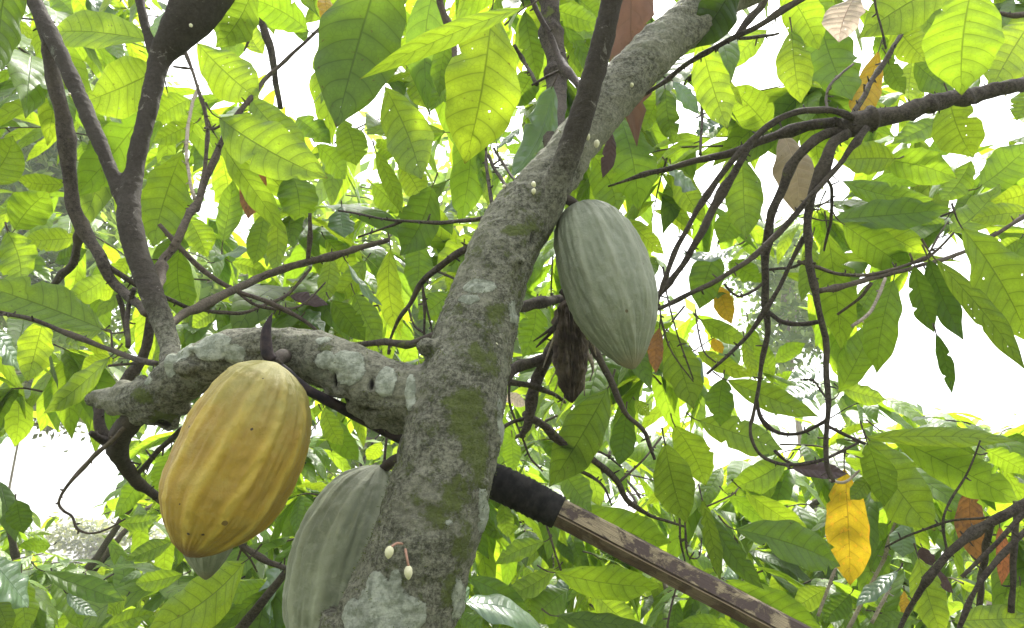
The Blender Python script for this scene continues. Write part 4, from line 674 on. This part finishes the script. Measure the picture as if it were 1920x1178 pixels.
P_Y = pod_mat('pod_ripe_yellow', (.54, .41, .085), (.43, .28, .028), (.27, .17, .028), (.38, .32, .085), .3, (.20, .11, .04), green=(.20, .205, .06))
P_G = pod_mat('pod_pale_green', (.27, .285, .21), (.22, .24, .165), (.17, .19, .13), (.27, .285, .215), .5, (.25, .22, .14))
P_O = pod_mat('pod_grey_green', (.36, .38, .27), (.24, .26, .175), (.165, .185, .12), (.33, .35, .255), .5, (.25, .24, .14))
P_D = solid_mat('pod_rotten', (.055, .04, .032), .8, .2, col2=(.15, .12, .09), sc_=40)
PT = np.array([0, .012, .035, .07, .12, .2, .3, .42, .54, .66, .76, .84, .90, .95, .98, 1.0])
def pod(name, label, x0, y0, x1, y1, wpx, d0, d1, mt, prof, seed, stalk, ridges=10, ridge_amp=.05, wart=.0022, spots=(), bulge=0, warp=0, phase=0):
    P0, P1 = at(x0, y0, d0), at(x1, y1, d1); L = np.linalg.norm(P1 - P0); a = (P1 - P0) / L; dm = (d0 + d1) / 2; Rm = wpx * dm / FPX / 2
    n = nrm(-FW + a * np.dot(FW, a)); s = np.cross(n, a); NU, NA = 150, 200
    us = (1 - np.cos(np.linspace(0, math.pi, NU + 1))) / 2; pr = np.interp(us, PT, prof)
    for _ in range(3): pr[1:-1] = .25 * pr[:-2] + .5 * pr[1:-1] + .25 * pr[2:]
    V, UV, RG, SP = [], [], [], []; spc = []
    for u, r in zip(us, pr):
        c = P0 + a * L * u + s * bulge * L * 4 * u * (1 - u)
        ra = ridge_amp * min(1, math.sin(math.pi * min(1, u * 1.0 + .03)) ** .35 + .1) * (1 + .5 * (u < .12))
        for j in range(NA):
            g = 2 * math.pi * j / NA; gw = g + phase + .10 * math.sin(u * 5 + seed) + .03 * noise.noise(Vector((u * 6, g, seed)))
            k5, k10 = math.cos(ridges / 2 * gw), math.cos(ridges * gw)
            rv = .62 * abs(math.cos(ridges / 2 * gw)) ** .8 + .38 * (.5 + .5 * math.cos(ridges * 2 * gw))
            rr = Rm * r * (1 + ra * (rv - .5) * 2 + .02 * math.cos(2 * g + seed) + .012 * math.cos(3 * g + u * 4))
            p = c + (s * math.cos(g) + n * math.sin(g)) * rr
            w1 = noise.noise(Vector((math.cos(g) * 14, math.sin(g) * 14, u * 9 + seed))) * wart + noise.noise(Vector(p * 130)) * wart * .45 + noise.noise(Vector((g * 3, u * 5, seed))) * wart * .5 + noise.noise(Vector((math.cos(g) * 9, math.sin(g) * 9, u * 5))) * wart * .6
            p = p + (s * math.cos(g) + n * math.sin(g)) * w1 * min(1, r * 3)
            V.append(p); UV.append((u, j / NA)); RG.append(rv)
    VA = np.array(V); fr_ = (VA - (P0 + P1) / 2) @ FW < 0; px_, py_ = proj(VA); SP = np.zeros(len(VA))
    for sx_, sy_, _, sr_ in spots:
        c_ = VA[np.argmin(np.where(fr_, (px_ - sx_) ** 2 + (py_ - sy_) ** 2, 1e9))]; SP = np.maximum(SP, 1 - .5 * np.linalg.norm(VA - c_, axis=1) / (sr_ * dm / FPX))
    SP = np.clip(SP, 0, 1)
    F = [(i * NA + j, i * NA + (j + 1) % NA, (i + 1) * NA + (j + 1) % NA, (i + 1) * NA + j) for i in range(NU) for j in range(NA)]
    t = thing(name, label, 'cacao pod', tuple(P0))
    make_obj('husk', V, F, mt, t, UV, ridge=RG, spot=SP)
    v, f = px_tube(stalk, .1, seed, 14, .1); make_obj('stalk', v, f, B_BR, t)
    return t
PR_Y = [.02, .20, .38, .56, .70, .84, .94, 1.0, 1.0, .97, .88, .72, .54, .36, .20, .03]
PR_G = [.02, .21, .41, .59, .74, .87, .94, 1.0, .99, .93, .79, .62, .45, .29, .16, .04]
PR_O = [.02, .16, .34, .52, .67, .83, .95, 1.0, .98, .92, .8, .64, .48, .3, .16, .03]
pod('cacao_pod', 'ripe yellow cacao pod with two dark holes hanging under the lichened limb', 518, 680, 352, 1044, 222, .83, .79, P_Y, PR_Y, 1,
    [(548, 672, 24, .915), (528, 668, 26, .855), (515, 685, 24, .835)], spots=[(354, 1001, .75, 4), (381, 1003, .75, 3.6), (355, 800, .77, 3), (472, 807, .74, 3.4), (342, 1022, .76, 3), (337, 945, .76, 2), (494, 709, .80, 2)], bulge=.028, phase=.25, ridge_amp=.034, wart=.0016)
pod('cacao_pod', 'pale green ridged cacao pod hanging right of the fork of the trunk', 1085, 380, 1188, 692, 170, 1.0, .95, P_G, PR_G, 2,
    [(1040, 375, 22, 1.0), (1056, 372, 20, .99), (1074, 380, 18, .995), (1082, 392, 18, .997)], bulge=.02, phase=.5, ridge_amp=.034, wart=.0018)
pod('cacao_pod', 'large grey green cacao pod cut by the bottom edge, half behind the trunk', 714, 872, 600, 1275, 232, .94, .91, P_O, PR_O, 3,
    [(768, 862, 24, .90), (742, 862, 20, .92), (716, 882, 20, .94)], phase=.1, ridge_amp=.04, wart=.0022)
pod('cacao_pod', 'small green pod tip peeping out under the yellow pod', 398, 880, 386, 1087, 104, 1.02, 1.0, P_G, PR_G, 4,
    [(410, 770, 10, 1.03), (402, 830, 10, 1.02), (398, 888, 12, 1.02)], phase=.3, wart=.001)
t_ = pod('cacao_pod', 'rotten black cacao pod hanging below the pale green pod beside the trunk', 1066, 560, 1072, 756, 52, 1.1, 1.08, P_D, PR_G, 5,
    [(1050, 545, 10, 1.1), (1060, 552, 12, 1.1), (1066, 566, 12, 1.1)], ridge_amp=.16, wart=.0065)

# ------------------------------------------------------------------ harvesting pole
def wood_mat():
    m = new_mat('pole_wood'); N = NT(m); uv = N.n('ShaderNodeUVMap', uv_map='UVMap')
    mp = N.n('ShaderNodeMapping'); N.l(uv.outputs[0], mp.inputs[0]); mp.inputs['Scale'].default_value = (3, 26, 1)
    g = N.noise(3.2, 7, .75, mp.outputs[0], .4); sx = N.n('ShaderNodeSeparateXYZ'); N.l(uv.outputs[0], sx.inputs[0])
    mp2 = N.n('ShaderNodeMapping'); N.l(uv.outputs[0], mp2.inputs[0]); mp2.inputs['Scale'].default_value = (6, 2.2, 1)
    mp3 = N.n('ShaderNodeMapping'); N.l(uv.outputs[0], mp3.inputs[0]); mp3.inputs['Scale'].default_value = (6, 90, 1)
    fg = N.noise(3, 5, .7, mp3.outputs[0], .2)
    top = N.math('LESS_THAN', sx.outputs[1], .2)                    # the split, paler upper face; the lower face is red heartwood
    bk = N.noise(2.1, 6, .68, mp2.outputs[0], .5)
    pale = N.mix(N.step(fg, .3, .7), (.07, .050, .026), (.45, .36, .21)); red = N.mix(N.step(fg, .3, .7), (.022, .013, .008), (.13, .078, .042))
    bb = N.step(N.math('ADD', bk, N.math('MULTIPLY', N.math('SUBTRACT', fg, .5), .35)), .49, .53)
    c = N.mix(bb, N.mix(top, N.mix(.35, red, pale), pale), N.mix(top, red, N.mix(N.math('MULTIPLY', g, .6), (.04, .025, .02), (.10, .055, .04))))
    ed = N.math('COMPARE', sx.outputs[1], .395, .012); c = N.mix(N.math('MULTIPLY', ed, .8), c, (.45, .34, .23))
    dk = N.math('COMPARE', sx.outputs[1], .255, .03); c = N.mix(N.math('MULTIPLY', dk, .75), c, (.03, .02, .015))
    b = N.n('ShaderNodeBsdfPrincipled'); N.l(c, b.inputs['Base Color']); b.inputs['Roughness'].default_value = .6
    bp = N.n('ShaderNodeBump'); bp.inputs['Strength'].default_value = .6; bp.inputs['Distance'].default_value = .0015; N.l(N.math('ADD', N.math('ADD', g, fg), N.math('MULTIPLY', bb, .6)), bp.inputs['Height']); N.l(bp.outputs[0], b.inputs['Normal'])
    o = N.n('ShaderNodeOutputMaterial'); N.l(b.outputs[0], o.inputs[0]); return m
def shape_tube(P, w_, prof, flip=1):
    """sweep a polygon profile (list of (a, b) in radius units; a = upward, b = toward the camera)"""
    D = catmull(np.hstack([np.array(P), np.array(w_)[:, None]]), 90); X_ = D[:, :3]; T = np.gradient(X_, axis=0); V, UV, F = [], [], []; m = len(prof)
    for i in range(len(X_)):
        t = nrm(T[i]); a = nrm(UP - t * np.dot(UP, t)); b = nrm(np.cross(t, a)); b = b if np.dot(b, -FW) > 0 else -b
        for j, (pa, pb) in enumerate(prof + [prof[0]]):
            k = 1 + .03 * noise.noise(Vector((i * .3, j * 2., 0)))
            V.append(X_[i] + (a * pa + b * pb) * D[i, 3] * k); UV.append((i / 90, j / m))
    m += 1
    for i in range(len(X_) - 1):
        for j in range(m - 1): F.append((i * m + j, i * m + j + 1, (i + 1) * m + j + 1, (i + 1) * m + j))
    F.append(tuple(range(m))); F.append(tuple((len(X_) - 1) * m + j for j in range(m))[::-1])
    return V, F, UV
POLE = thing('harvest_pole', 'long wooden harvesting pole with black bound neck, leaning behind the trunk', 'pole', tuple(at(1520, 1190, .88)))
pp = [(1010, 942, .96), (1120, 998, .95), (1250, 1066, .93), (1380, 1133, .91), (1500, 1196, .89), (1800, 1350, .85), (2500, 1700, .8)]
V, F, UV = shape_tube([at(*p) for p in pp], [27 * p[2] / FPX for p in pp], [(1.0, -.1), (.93, .22), (.16, .86), (.08, .70), (.0, .90), (-.80, .62), (-.86, .50), (-1.0, .05), (-.6, -.75), (.5, -.8)])
make_obj('shaft', V, F, wood_mat(), POLE, UV, smooth=False)
RUB = solid_mat('black_rubber_binding', (.010, .0095, .0095), .8, .15, col2=(.028, .026, .024), sc_=70)
n = 110; V, F = [], []; bp_ = catmull([np.append(at(905, 893, .985), 33), np.append(at(960, 917, .97), 33), np.append(at(1005, 940, .962), 32.5), np.append(at(1048, 962, .957), 30)], n); T = np.gradient(bp_[:, :3], axis=0)
for i in range(n):
    t = nrm(T[i]); a = nrm(UP - t * np.dot(UP, t)); b = np.cross(t, a)
    for j in range(36):
        g = 2 * math.pi * j / 36; turn = (i / n * 13 + j / 36) % 1                     # overlapping spiral wraps of strip
        k = 1 + .06 * turn ** 3 + .05 * noise.noise(Vector((i * .25, math.cos(g) * 2, math.sin(g) * 2)))
        V.append(bp_[i, :3] + (a * math.cos(g) + b * math.sin(g)) * bp_[i, 3] * .965 / FPX * k)
F = [(i * 36 + j, i * 36 + (j + 1) % 36, (i + 1) * 36 + (j + 1) % 36, (i + 1) * 36 + j) for i in range(n - 1) for j in range(36)] + [tuple(range(36)), tuple((n - 1) * 36 + j for j in range(36))[::-1]]
make_obj('binding', V, F, RUB, POLE)
IRON = solid_mat('dark_iron', (.016, .014, .018), .8, .2, col2=(.05, .035, .035), sc_=50)
v, f = px_tube([(925, 902, 30, .975), (850, 868, 24, .965), (760, 826, 22, .945), (700, 796, 22, .92), (640, 764, 21, .885), (592, 740, 19, .85), (565, 722, 17, .84), (543, 702, 16, .838), (522, 684, 15, .84), (508, 668, 15, .838)], .08, 4, 14, .05)
make_obj('rod', v, f, IRON, POLE)
v, f = px_tube([(511, 676, 20, .835), (502, 664, 23, .835), (499, 645, 22, .837), (499, 622, 18, .84), (504, 604, 11, .842), (511, 587, 2, .845)], .05, 5, 14, 0)
o = make_obj('hook', v, f, IRON, POLE)

# ------------------------------------------------------------------ leaf masses: sprays of leaves on twigs
GAPS = [(555, 130, 60, 95), (352, 118, 34, 40), (385, 175, 34, 40), (158, 112, 22, 22), (390, 385, 40, 55), (460, 420, 30, 30), (545, 330, 22, 22), (1440, 135, 52, 70), (1370, 40, 45, 24), (1525, 100, 12, 20), (1870, 245, 55, 65), (1740, 258, 50, 20),
        (1800, 660, 120, 105), (1900, 700, 90, 100), (1740, 720, 50, 50), (1545, 60, 22, 14), (1700, 90, 15, 30), (1352, 845, 38, 62), (100, 890, 130, 75), (160, 1005, 75, 45), (300, 1010, 24, 40), (970, 225, 20, 22), (781, 40, 10, 32), (825, 295, 18, 24),
        (640, 300, 25, 16), (690, 320, 24, 20), (755, 140, 14, 16), (270, 640, 24, 40), (215, 580, 22, 28), (205, 300, 18, 40), (1480, 560, 80, 60), (1440, 640, 60, 50), (1405, 520, 35, 30), (1640, 700, 30, 45), (1330, 705, 22, 30), (1010, 355, 14, 12),
        (1175, 950, 30, 20), (1400, 740, 40, 30), (1560, 690, 30, 50), (1330, 220, 16, 16), (640, 545, 16, 12), (1290, 860, 12, 24), (600, 840, 12, 10), (400, 770, 30, 20), (380, 740, 34, 34), (1570, 420, 25, 22), (1600, 560, 18, 24)]
def in_gap(x, y, k=1.0):
    for gx, gy, rx, ry in GAPS:
        if ((x - gx) / (rx * k)) ** 2 + ((y - gy) / (ry * k)) ** 2 < 1: return True
    return False
# the pods, trunk and traced parts stay clear because masses stand farther off
class Mass:
    def __init__(s): s.V, s.F, s.U, s.M, s.T, s.n = [], [], [], [], [], 0
    def add(s, V, F, U=None, mi=0, tint=.5):
        o = s.n; s.V.append(np.asarray(V)); F = np.asarray(F) + o; s.F.append(F); s.n += len(V)
        s.U.append(np.asarray(U) if U is not None else np.zeros((len(V), 2))); s.M.append(np.asarray(mi) if np.ndim(mi) else np.full(len(F), mi)); s.T.append(np.full(len(V), tint))
    def build(s, name, mats, parent):
        if not s.V: return None
        F = [tuple(q) for f in s.F for q in f.tolist()]
        o = make_obj(name, np.vstack(s.V), F, mats, parent, np.vstack(s.U), np.concatenate(s.M), tint=np.concatenate(s.T)); o['kind'] = 'stuff'; return o
# unit leaf templates: x along, y across, z up, length 1
TPL = []
for k in range(14):
    rr_ = random.Random(50 + k)
    V, F, U, _ = leaf_geo(np.zeros(3), np.array([1., 0, 0]), rr_.uniform(.22, .33), np.array([0, 0, 1.]), nu=12, nv=2, bend=rr_.uniform(-.05, .05), arch=-rr_.uniform(.02, .16), fold=rr_.uniform(.05, .35), wave=rr_.uniform(.02, .06), seed=k + 900, petiole=False)
    TPL.append((np.array(V), np.array(F), np.array(U)))
def basis(dirv, up):
    a = nrm(dirv); n = nrm(up - a * np.dot(up, a)); return np.stack([a, np.cross(n, a), n])
def add_leaf(M, base, dirv, up, L, rd, mi, k=1.0):
    V, F, U = rd.choice(TPL); B = basis(dirv, up); P = base + (V * L) @ B
    c = P[len(P) // 2]; e = P[-1]; x, y = proj(np.array([c, e]))
    if in_gap(x[0], y[0], k) or in_gap(x[1], y[1], k * .8) : return False
    M.add(P, F, U, mi, rd.random()); return True
def spray(M, p, d, rd, L=.26, n=7, mats=(0, 1, 2), wts=(5, 4, 1), twig_r=.003, k=1.0, whorl=False):
    """a twig from p in direction d carrying n drooping leaves"""
    d = nrm(d); Lt = L * (.35 if whorl else 1.1) * rd.uniform(.8, 1.2); end = p + d * Lt + np.array([0, 0, -.12 * Lt]); mids = (p + end) / 2 + np.array([0, 0, .06 * Lt])
    if not in_gap(*[q[0] for q in proj(mids)], k * .9):
        v, f = tube([p, mids, end], [twig_r, twig_r * .8, twig_r * .5], 5, cap=False, sub=6); M.add(v, f, None, 3, .5)
    side = nrm(np.cross(d, [0, 0, 1]))
    for i in range(n):
        t = (i + 1) / n if not whorl else .7 + .3 * (i + 1) / n
        q = p * (1 - t) + end * t + np.array([0, 0, .06 * Lt * 4 * t * (1 - t)])
        if whorl:
            g = 2.4 * i + rd.uniform(-.3, .3); dv = d * rd.uniform(.2, .9) + side * math.cos(g) + np.cross(side, d) * math.sin(g) * .6
        else:
            sgn = 1 if i % 2 else -1; dv = d * rd.uniform(.5, 1.0) + side * sgn * rd.uniform(.5, 1.1)
            if i == n - 1: dv = d
        dv = nrm(dv) + np.array([0, 0, -rd.uniform(.3, 1.5)]); upv = np.array([rd.uniform(-.5, .5), rd.uniform(-.6, .3), 1.0])
        add_leaf(M, q, dv, upv, L * rd.uniform(.7, 1.3), rd, rd.choices(mats, wts)[0], k)
FM = [MAT['b'], MAT['m'], MAT['d'], B_TW]; FMF = [MAT['F'], MAT['m'], MAT['d'], B_TW]
def rdir(rd, dz=(-.4, .3)):
    g = rd.uniform(0, 2 * math.pi); return np.array([math.cos(g), math.sin(g), rd.uniform(*dz)])
def fill(tree, n, xr, yr, dr, seed, L=(.2, .3), mats=FM, wts=(5, 4, 1), whorl=.4, k=1.0, nl=(5, 8), name='foliage'):
    rd = random.Random(seed); M = Mass()
    for _ in range(n):
        x, y, d = rd.uniform(*xr), rd.uniform(*yr), rd.uniform(*dr)
        if in_gap(x, y, k): continue
        p = at(x, y, d)
        if p[2] < .1: continue
        spray(M, p, rdir(rd), rd, rd.uniform(*L), rd.randint(*nl), wts=wts, whorl=rd.random() < whorl, k=k)
    return M.build(name, mats, tree)
fill(T_MAIN, 205, (-250, 1250), (-260, 760), (1.9, 3.9), 11)
fill(T_RIGHT, 105, (1200, 2200), (-260, 800), (1.9, 3.2), 12)
fill(T_RIGHT, 55, (1180, 1960), (700, 960), (3.0, 4.6), 15, L=(.16, .26), wts=(7, 2, 0))
fill(T_LEFT, 60, (-40, 1000), (780, 1120), (3.2, 5.0), 16, L=(.16, .26), wts=(7, 2, 0))
fill(T_LOW, 52, (1000, 2150), (820, 1260), (1.8, 2.8), 13, wts=(7, 3, 0))
fill(T_LEFT, 62, (-250, 1000), (860, 1260), (1.8, 2.8), 14, wts=(7, 3, 0))
# sprays so far spill past the frame, unseen, and shade the trunk
def tree_at(x, y, H, label, seed, spread, nsp, zlo, L=(.2, .3), dist_k=1.0, wts=(6, 3, 1), tr=.045):
    """a whole cacao tree standing on the ground with forking limbs and leaf sprays"""
    rd = random.Random(seed); t = thing('cacao_tree', label, 'tree', (x, y, 0), 'cacao trees of the grove'); b = np.array([x, y, 0.])
    jor = b + [rd.uniform(-.1, .1), rd.uniform(-.1, .1), H * .45]
    v, f = tube([b - [0, 0, .05], (b + jor) / 2 + [.04, .03, 0], jor], [tr, tr * .85, tr * .75], 12, .1, seed, knots=.1); make_obj('trunk', v, f, BARK_P, t)
    M = Mass(); per = max(1, nsp // 7)
    for i in range(7):
        g = 2 * math.pi * i / 7 + rd.uniform(-.3, .3); e = jor + np.array([math.cos(g) * spread, math.sin(g) * spread, rd.uniform(.15, .55) * H])
        m_ = jor + (e - jor) * .5 + np.array([0, 0, .12 * H]); gx, gy = proj(np.array([jor, (jor + m_) / 2, m_, (m_ + e) / 2, e]))
        if not any(in_gap(a_, b_, 1.0) for a_, b_ in zip(gx, gy)):
            v, f = tube([jor, m_, e], [tr * .5, tr * .3, tr * .12], 8, .15, seed + i, knots=.2); make_obj('branch', v, f, B_TW, t)
        for _ in range(per):
            q_ = rd.random() ** .7; p = jor * (1 - q_) ** 2 + 2 * m_ * q_ * (1 - q_) + e * q_ ** 2 + np.array([rd.gauss(0, .22), rd.gauss(0, .22), rd.gauss(0, .22)]) * spread
            if p[2] < zlo: continue
            xx, yy = proj(p)
            if in_gap(xx[0], yy[0], 1.0): continue
            spray(M, p, rdir(rd), rd, rd.uniform(*L), rd.randint(6, 9), wts=wts, whorl=rd.random() < .6)
    M.build('foliage', FMF, t); return t
BARK_P = bark_mat('bark_grey_plain', (.10, .08, .06), (.26, .22, .17), twig=True, moss_amt=.06)
tree_at(-2.3, 4.3, 2.7, 'leafy cacao tree behind, left of the yellow pod near the pale sky', 31, 1.0, 126, .9, L=(.16, .26))
tree_at(-.6, 4.0, 2.5, 'leafy cacao tree behind the large grey green pod', 32, 1.0, 126, .8, L=(.16, .26))
tree_at(1.0, 3.9, 2.6, 'leafy cacao tree behind the wooden pole', 33, 1.1, 133, .8, L=(.16, .26))
tree_at(2.9, 4.2, 2.7, 'leafy cacao tree behind the large yellow leaf', 34, 1.1, 133, .8, L=(.16, .26))
tree_at(-3.8, 6.5, 3.0, 'farther cacao tree low at the left edge below the twining tendril', 35, 1.3, 84, .6)
tree_at(.2, 6.3, 3.2, 'farther cacao tree seen between the trunk and the pole', 36, 1.4, 98, .6)
tree_at(4.6, 6.8, 3.2, 'farther cacao tree low at the right edge under the open sky', 37, 1.4, 98, .6)
tree_at(1.9, 8.8, 3.4, 'distant cacao tree low behind the broken twig', 38, 1.6, 84, .4)
tree_at(-1.9, 8.6, 3.3, 'distant cacao tree low behind the yellow pod', 39, 1.6, 84, .4)

for i_, (x_, y_, h_, lb_) in enumerate([(-7.0, 10.5, 3.0, 'cacao tree on the horizon at the far left edge'), (-4.4, 11.5, 2.7, 'low cacao tree on the horizon below the pale left gap'), (-.3, 11.0, 3.2, 'cacao tree on the horizon seen between the pods and trunk'),
        (3.6, 11.5, 3.4, 'cacao tree on the horizon behind the large yellow leaf'), (6.8, 11.0, 3.4, 'cacao tree on the horizon at the far right edge')]):
    tree_at(x_, y_, h_, lb_, 60 + i_, 2.0, 98, .2, L=(.24, .36))
# far small-leaved trees
def far_tree(name, label, x, y, H, crown_c, crown_r, nclump, nleaf, mt, ls, seed, tr=.12, bark=B_PL, k=1.0, gapk=.5):
    rd = random.Random(seed); t = thing(name, label, 'tree', (x, y, 0)); cc = np.array(crown_c, float); cr = np.array(crown_r, float)
    v, f = tube([(x, y, -.1), (x + .15, y, H * .35), (x - .1, y, H * .7), (cc[0], cc[1], cc[2] + cr[2] * .4)], [tr, tr * .85, tr * .7, tr * .25], 14, .1, seed, knots=.1); make_obj('trunk', v, f, bark, t)
    M = Mass()
    for i in range(nclump):
        u = np.array([rd.gauss(0, 1) for _ in range(3)]); u = nrm(u) * rd.random() ** .4; c = cc + u * cr
        if i % 3 == 0:
            a0 = np.array([x, y, max(H * .4, cc[2] + rd.uniform(-.6, .3) * cr[2])]); v, f = tube([a0, (a0 + c) / 2 + [0, 0, .2], c], [tr * .22, tr * .14, tr * .05], 6, .1, i, sub=8); make_obj('branch', v, f, bark, t)
        for _ in range(nleaf):
            p = c + np.array([rd.gauss(0, 1), rd.gauss(0, 1), rd.gauss(0, .7)]) * np.mean(cr) * .16
            dv = nrm(np.array([rd.gauss(0, 1), rd.gauss(0, 1), rd.gauss(-.5, .6)])); sdv = nrm(np.cross(dv, [rd.random(), rd.random(), 1.])); l_ = ls * rd.uniform(.6, 1.3)
            q = np.array([p, p + dv * l_ * .5 + sdv * l_ * .22, p + dv * l_, p + dv * l_ * .5 - sdv * l_ * .22]); xx, yy = proj(p)
            if gapk and in_gap(xx[0], yy[0], gapk): continue
            M.add(q, [(0, 1, 2, 3)], None, 0, rd.random())
    o = M.build('crown', [mt], t); o['kind'] = 'thing' if False else 'stuff'
    return t
cL = at(120, 330, 11); far_tree('broadleaf_tree', 'tall grey green small-leaved tree far behind the upper left stems', cL[0] - .4, cL[1], 7, cL, (1.3, 1.6, 2.6), 150, 90, FAR_G, .17, 41, gapk=.4)
cL = at(60, 700, 13); far_tree('broadleaf_tree', 'hazy small-leaved tree on a thin pale trunk at the left edge', at(78, 900, 13)[0], cL[1], 4, cL, (1.5, 1.4, .95), 90, 90, FAR_B, .15, 42, tr=.03, gapk=0)
cL = at(1475, 560, 12); far_tree('broadleaf_tree', 'slender pale-trunked tree far behind the drooping stems', at(1480, 900, 12)[0], cL[1], 5, cL, (.85, 1.2, 1.3), 70, 55, FAR_G, .15, 43, tr=.065, gapk=0)
cL = at(180, 1010, 24); far_tree('broadleaf_tree', 'distant flat-topped tree low in the pale gap at the left', cL[0], cL[1], 3, cL, (2.6, 1.5, .5), 42, 34, FAR_B, .26, 44, tr=.1, gapk=0)
cL = at(1790, 860, 16); far_tree('broadleaf_tree', 'distant light green tree tops under the open sky at the right', cL[0], cL[1], 4, cL, (2.6, 1.6, .7), 36, 26, simple_leaf('far_foliage_light', (.13, .21, .05), (.26, .38, .06)), .26, 45, tr=.1, gapk=0)
cL = at(700, 560, 10); far_tree('broadleaf_tree', 'tall leafy tree closing the view behind the trunk', cL[0], cL[1], 6, cL, (3.6, 1.6, 2.4), 150, 60, simple_leaf('far_foliage_green', (.12, .21, .04), (.30, .44, .05)), .24, 46, tr=.12, gapk=1.0)

# ------------------------------------------------------------------ ground
def ground():
    m = new_mat('leaf_litter_ground'); N = NT(m); tc = N.n('ShaderNodeTexCoord').outputs['Object']
    c = N.mix(N.step(N.noise(1.5, 6, .65, tc), .4, .6), (.06, .055, .025), (.05, .09, .02)); c = N.mix(N.step(N.noise(14, 5, .7, tc), .5, .65), c, (.10, .09, .04))
    b = N.n('ShaderNodeBsdfPrincipled'); N.l(c, b.inputs['Base Color']); b.inputs['Roughness'].default_value = .95; o = N.n('ShaderNodeOutputMaterial'); N.l(b.outputs[0], o.inputs[0])
    rs = [0, 1, 2, 3, 4, 6, 8, 11, 15, 20, 30, 50, 90, 160, 400, 1500, 4000]; V, F = [(0, 0, 0)], []; n = 48
    for r in rs[1:]:
        for j in range(n):
            g = 2 * math.pi * j / n; p = (r * math.cos(g), r * math.sin(g)); V.append((*p, .10 * noise.noise(Vector((p[0] * .4, p[1] * .4, 0))) * min(1, r / 3)))
    for j in range(n): F.append((0, 1 + j, 1 + (j + 1) % n))
    for i in range(len(rs) - 2):
        for j in range(n): F.append((1 + i * n + j, 1 + (i + 1) * n + j, 1 + (i + 1) * n + (j + 1) % n, 1 + i * n + (j + 1) % n))
    g = make_obj('ground', V, F, m); g['kind'] = 'structure'
ground()

# ------------------------------------------------------------------ thin scattering volume added to imitate lens glare and pale the distance
hm = new_mat('glare_haze_mat'); N = NT(hm); pv = N.n('ShaderNodeVolumePrincipled'); pv.inputs['Density'].default_value = .006; pv.inputs['Color'].default_value = (.95, .97, .95, 1)
N.l(pv.outputs[0], N.n('ShaderNodeOutputMaterial').inputs[1])
hz = make_obj('glare_haze', [(x, y, z) for x in (-45, 45) for y in (-12, 60) for z in (-1.2, 13)], [(0, 1, 3, 2), (4, 6, 7, 5), (0, 4, 5, 1), (2, 3, 7, 6), (0, 2, 6, 4), (1, 5, 7, 3)], hm, smooth=False)
hz['kind'] = 'stuff'; cy.volume_bounces = 0
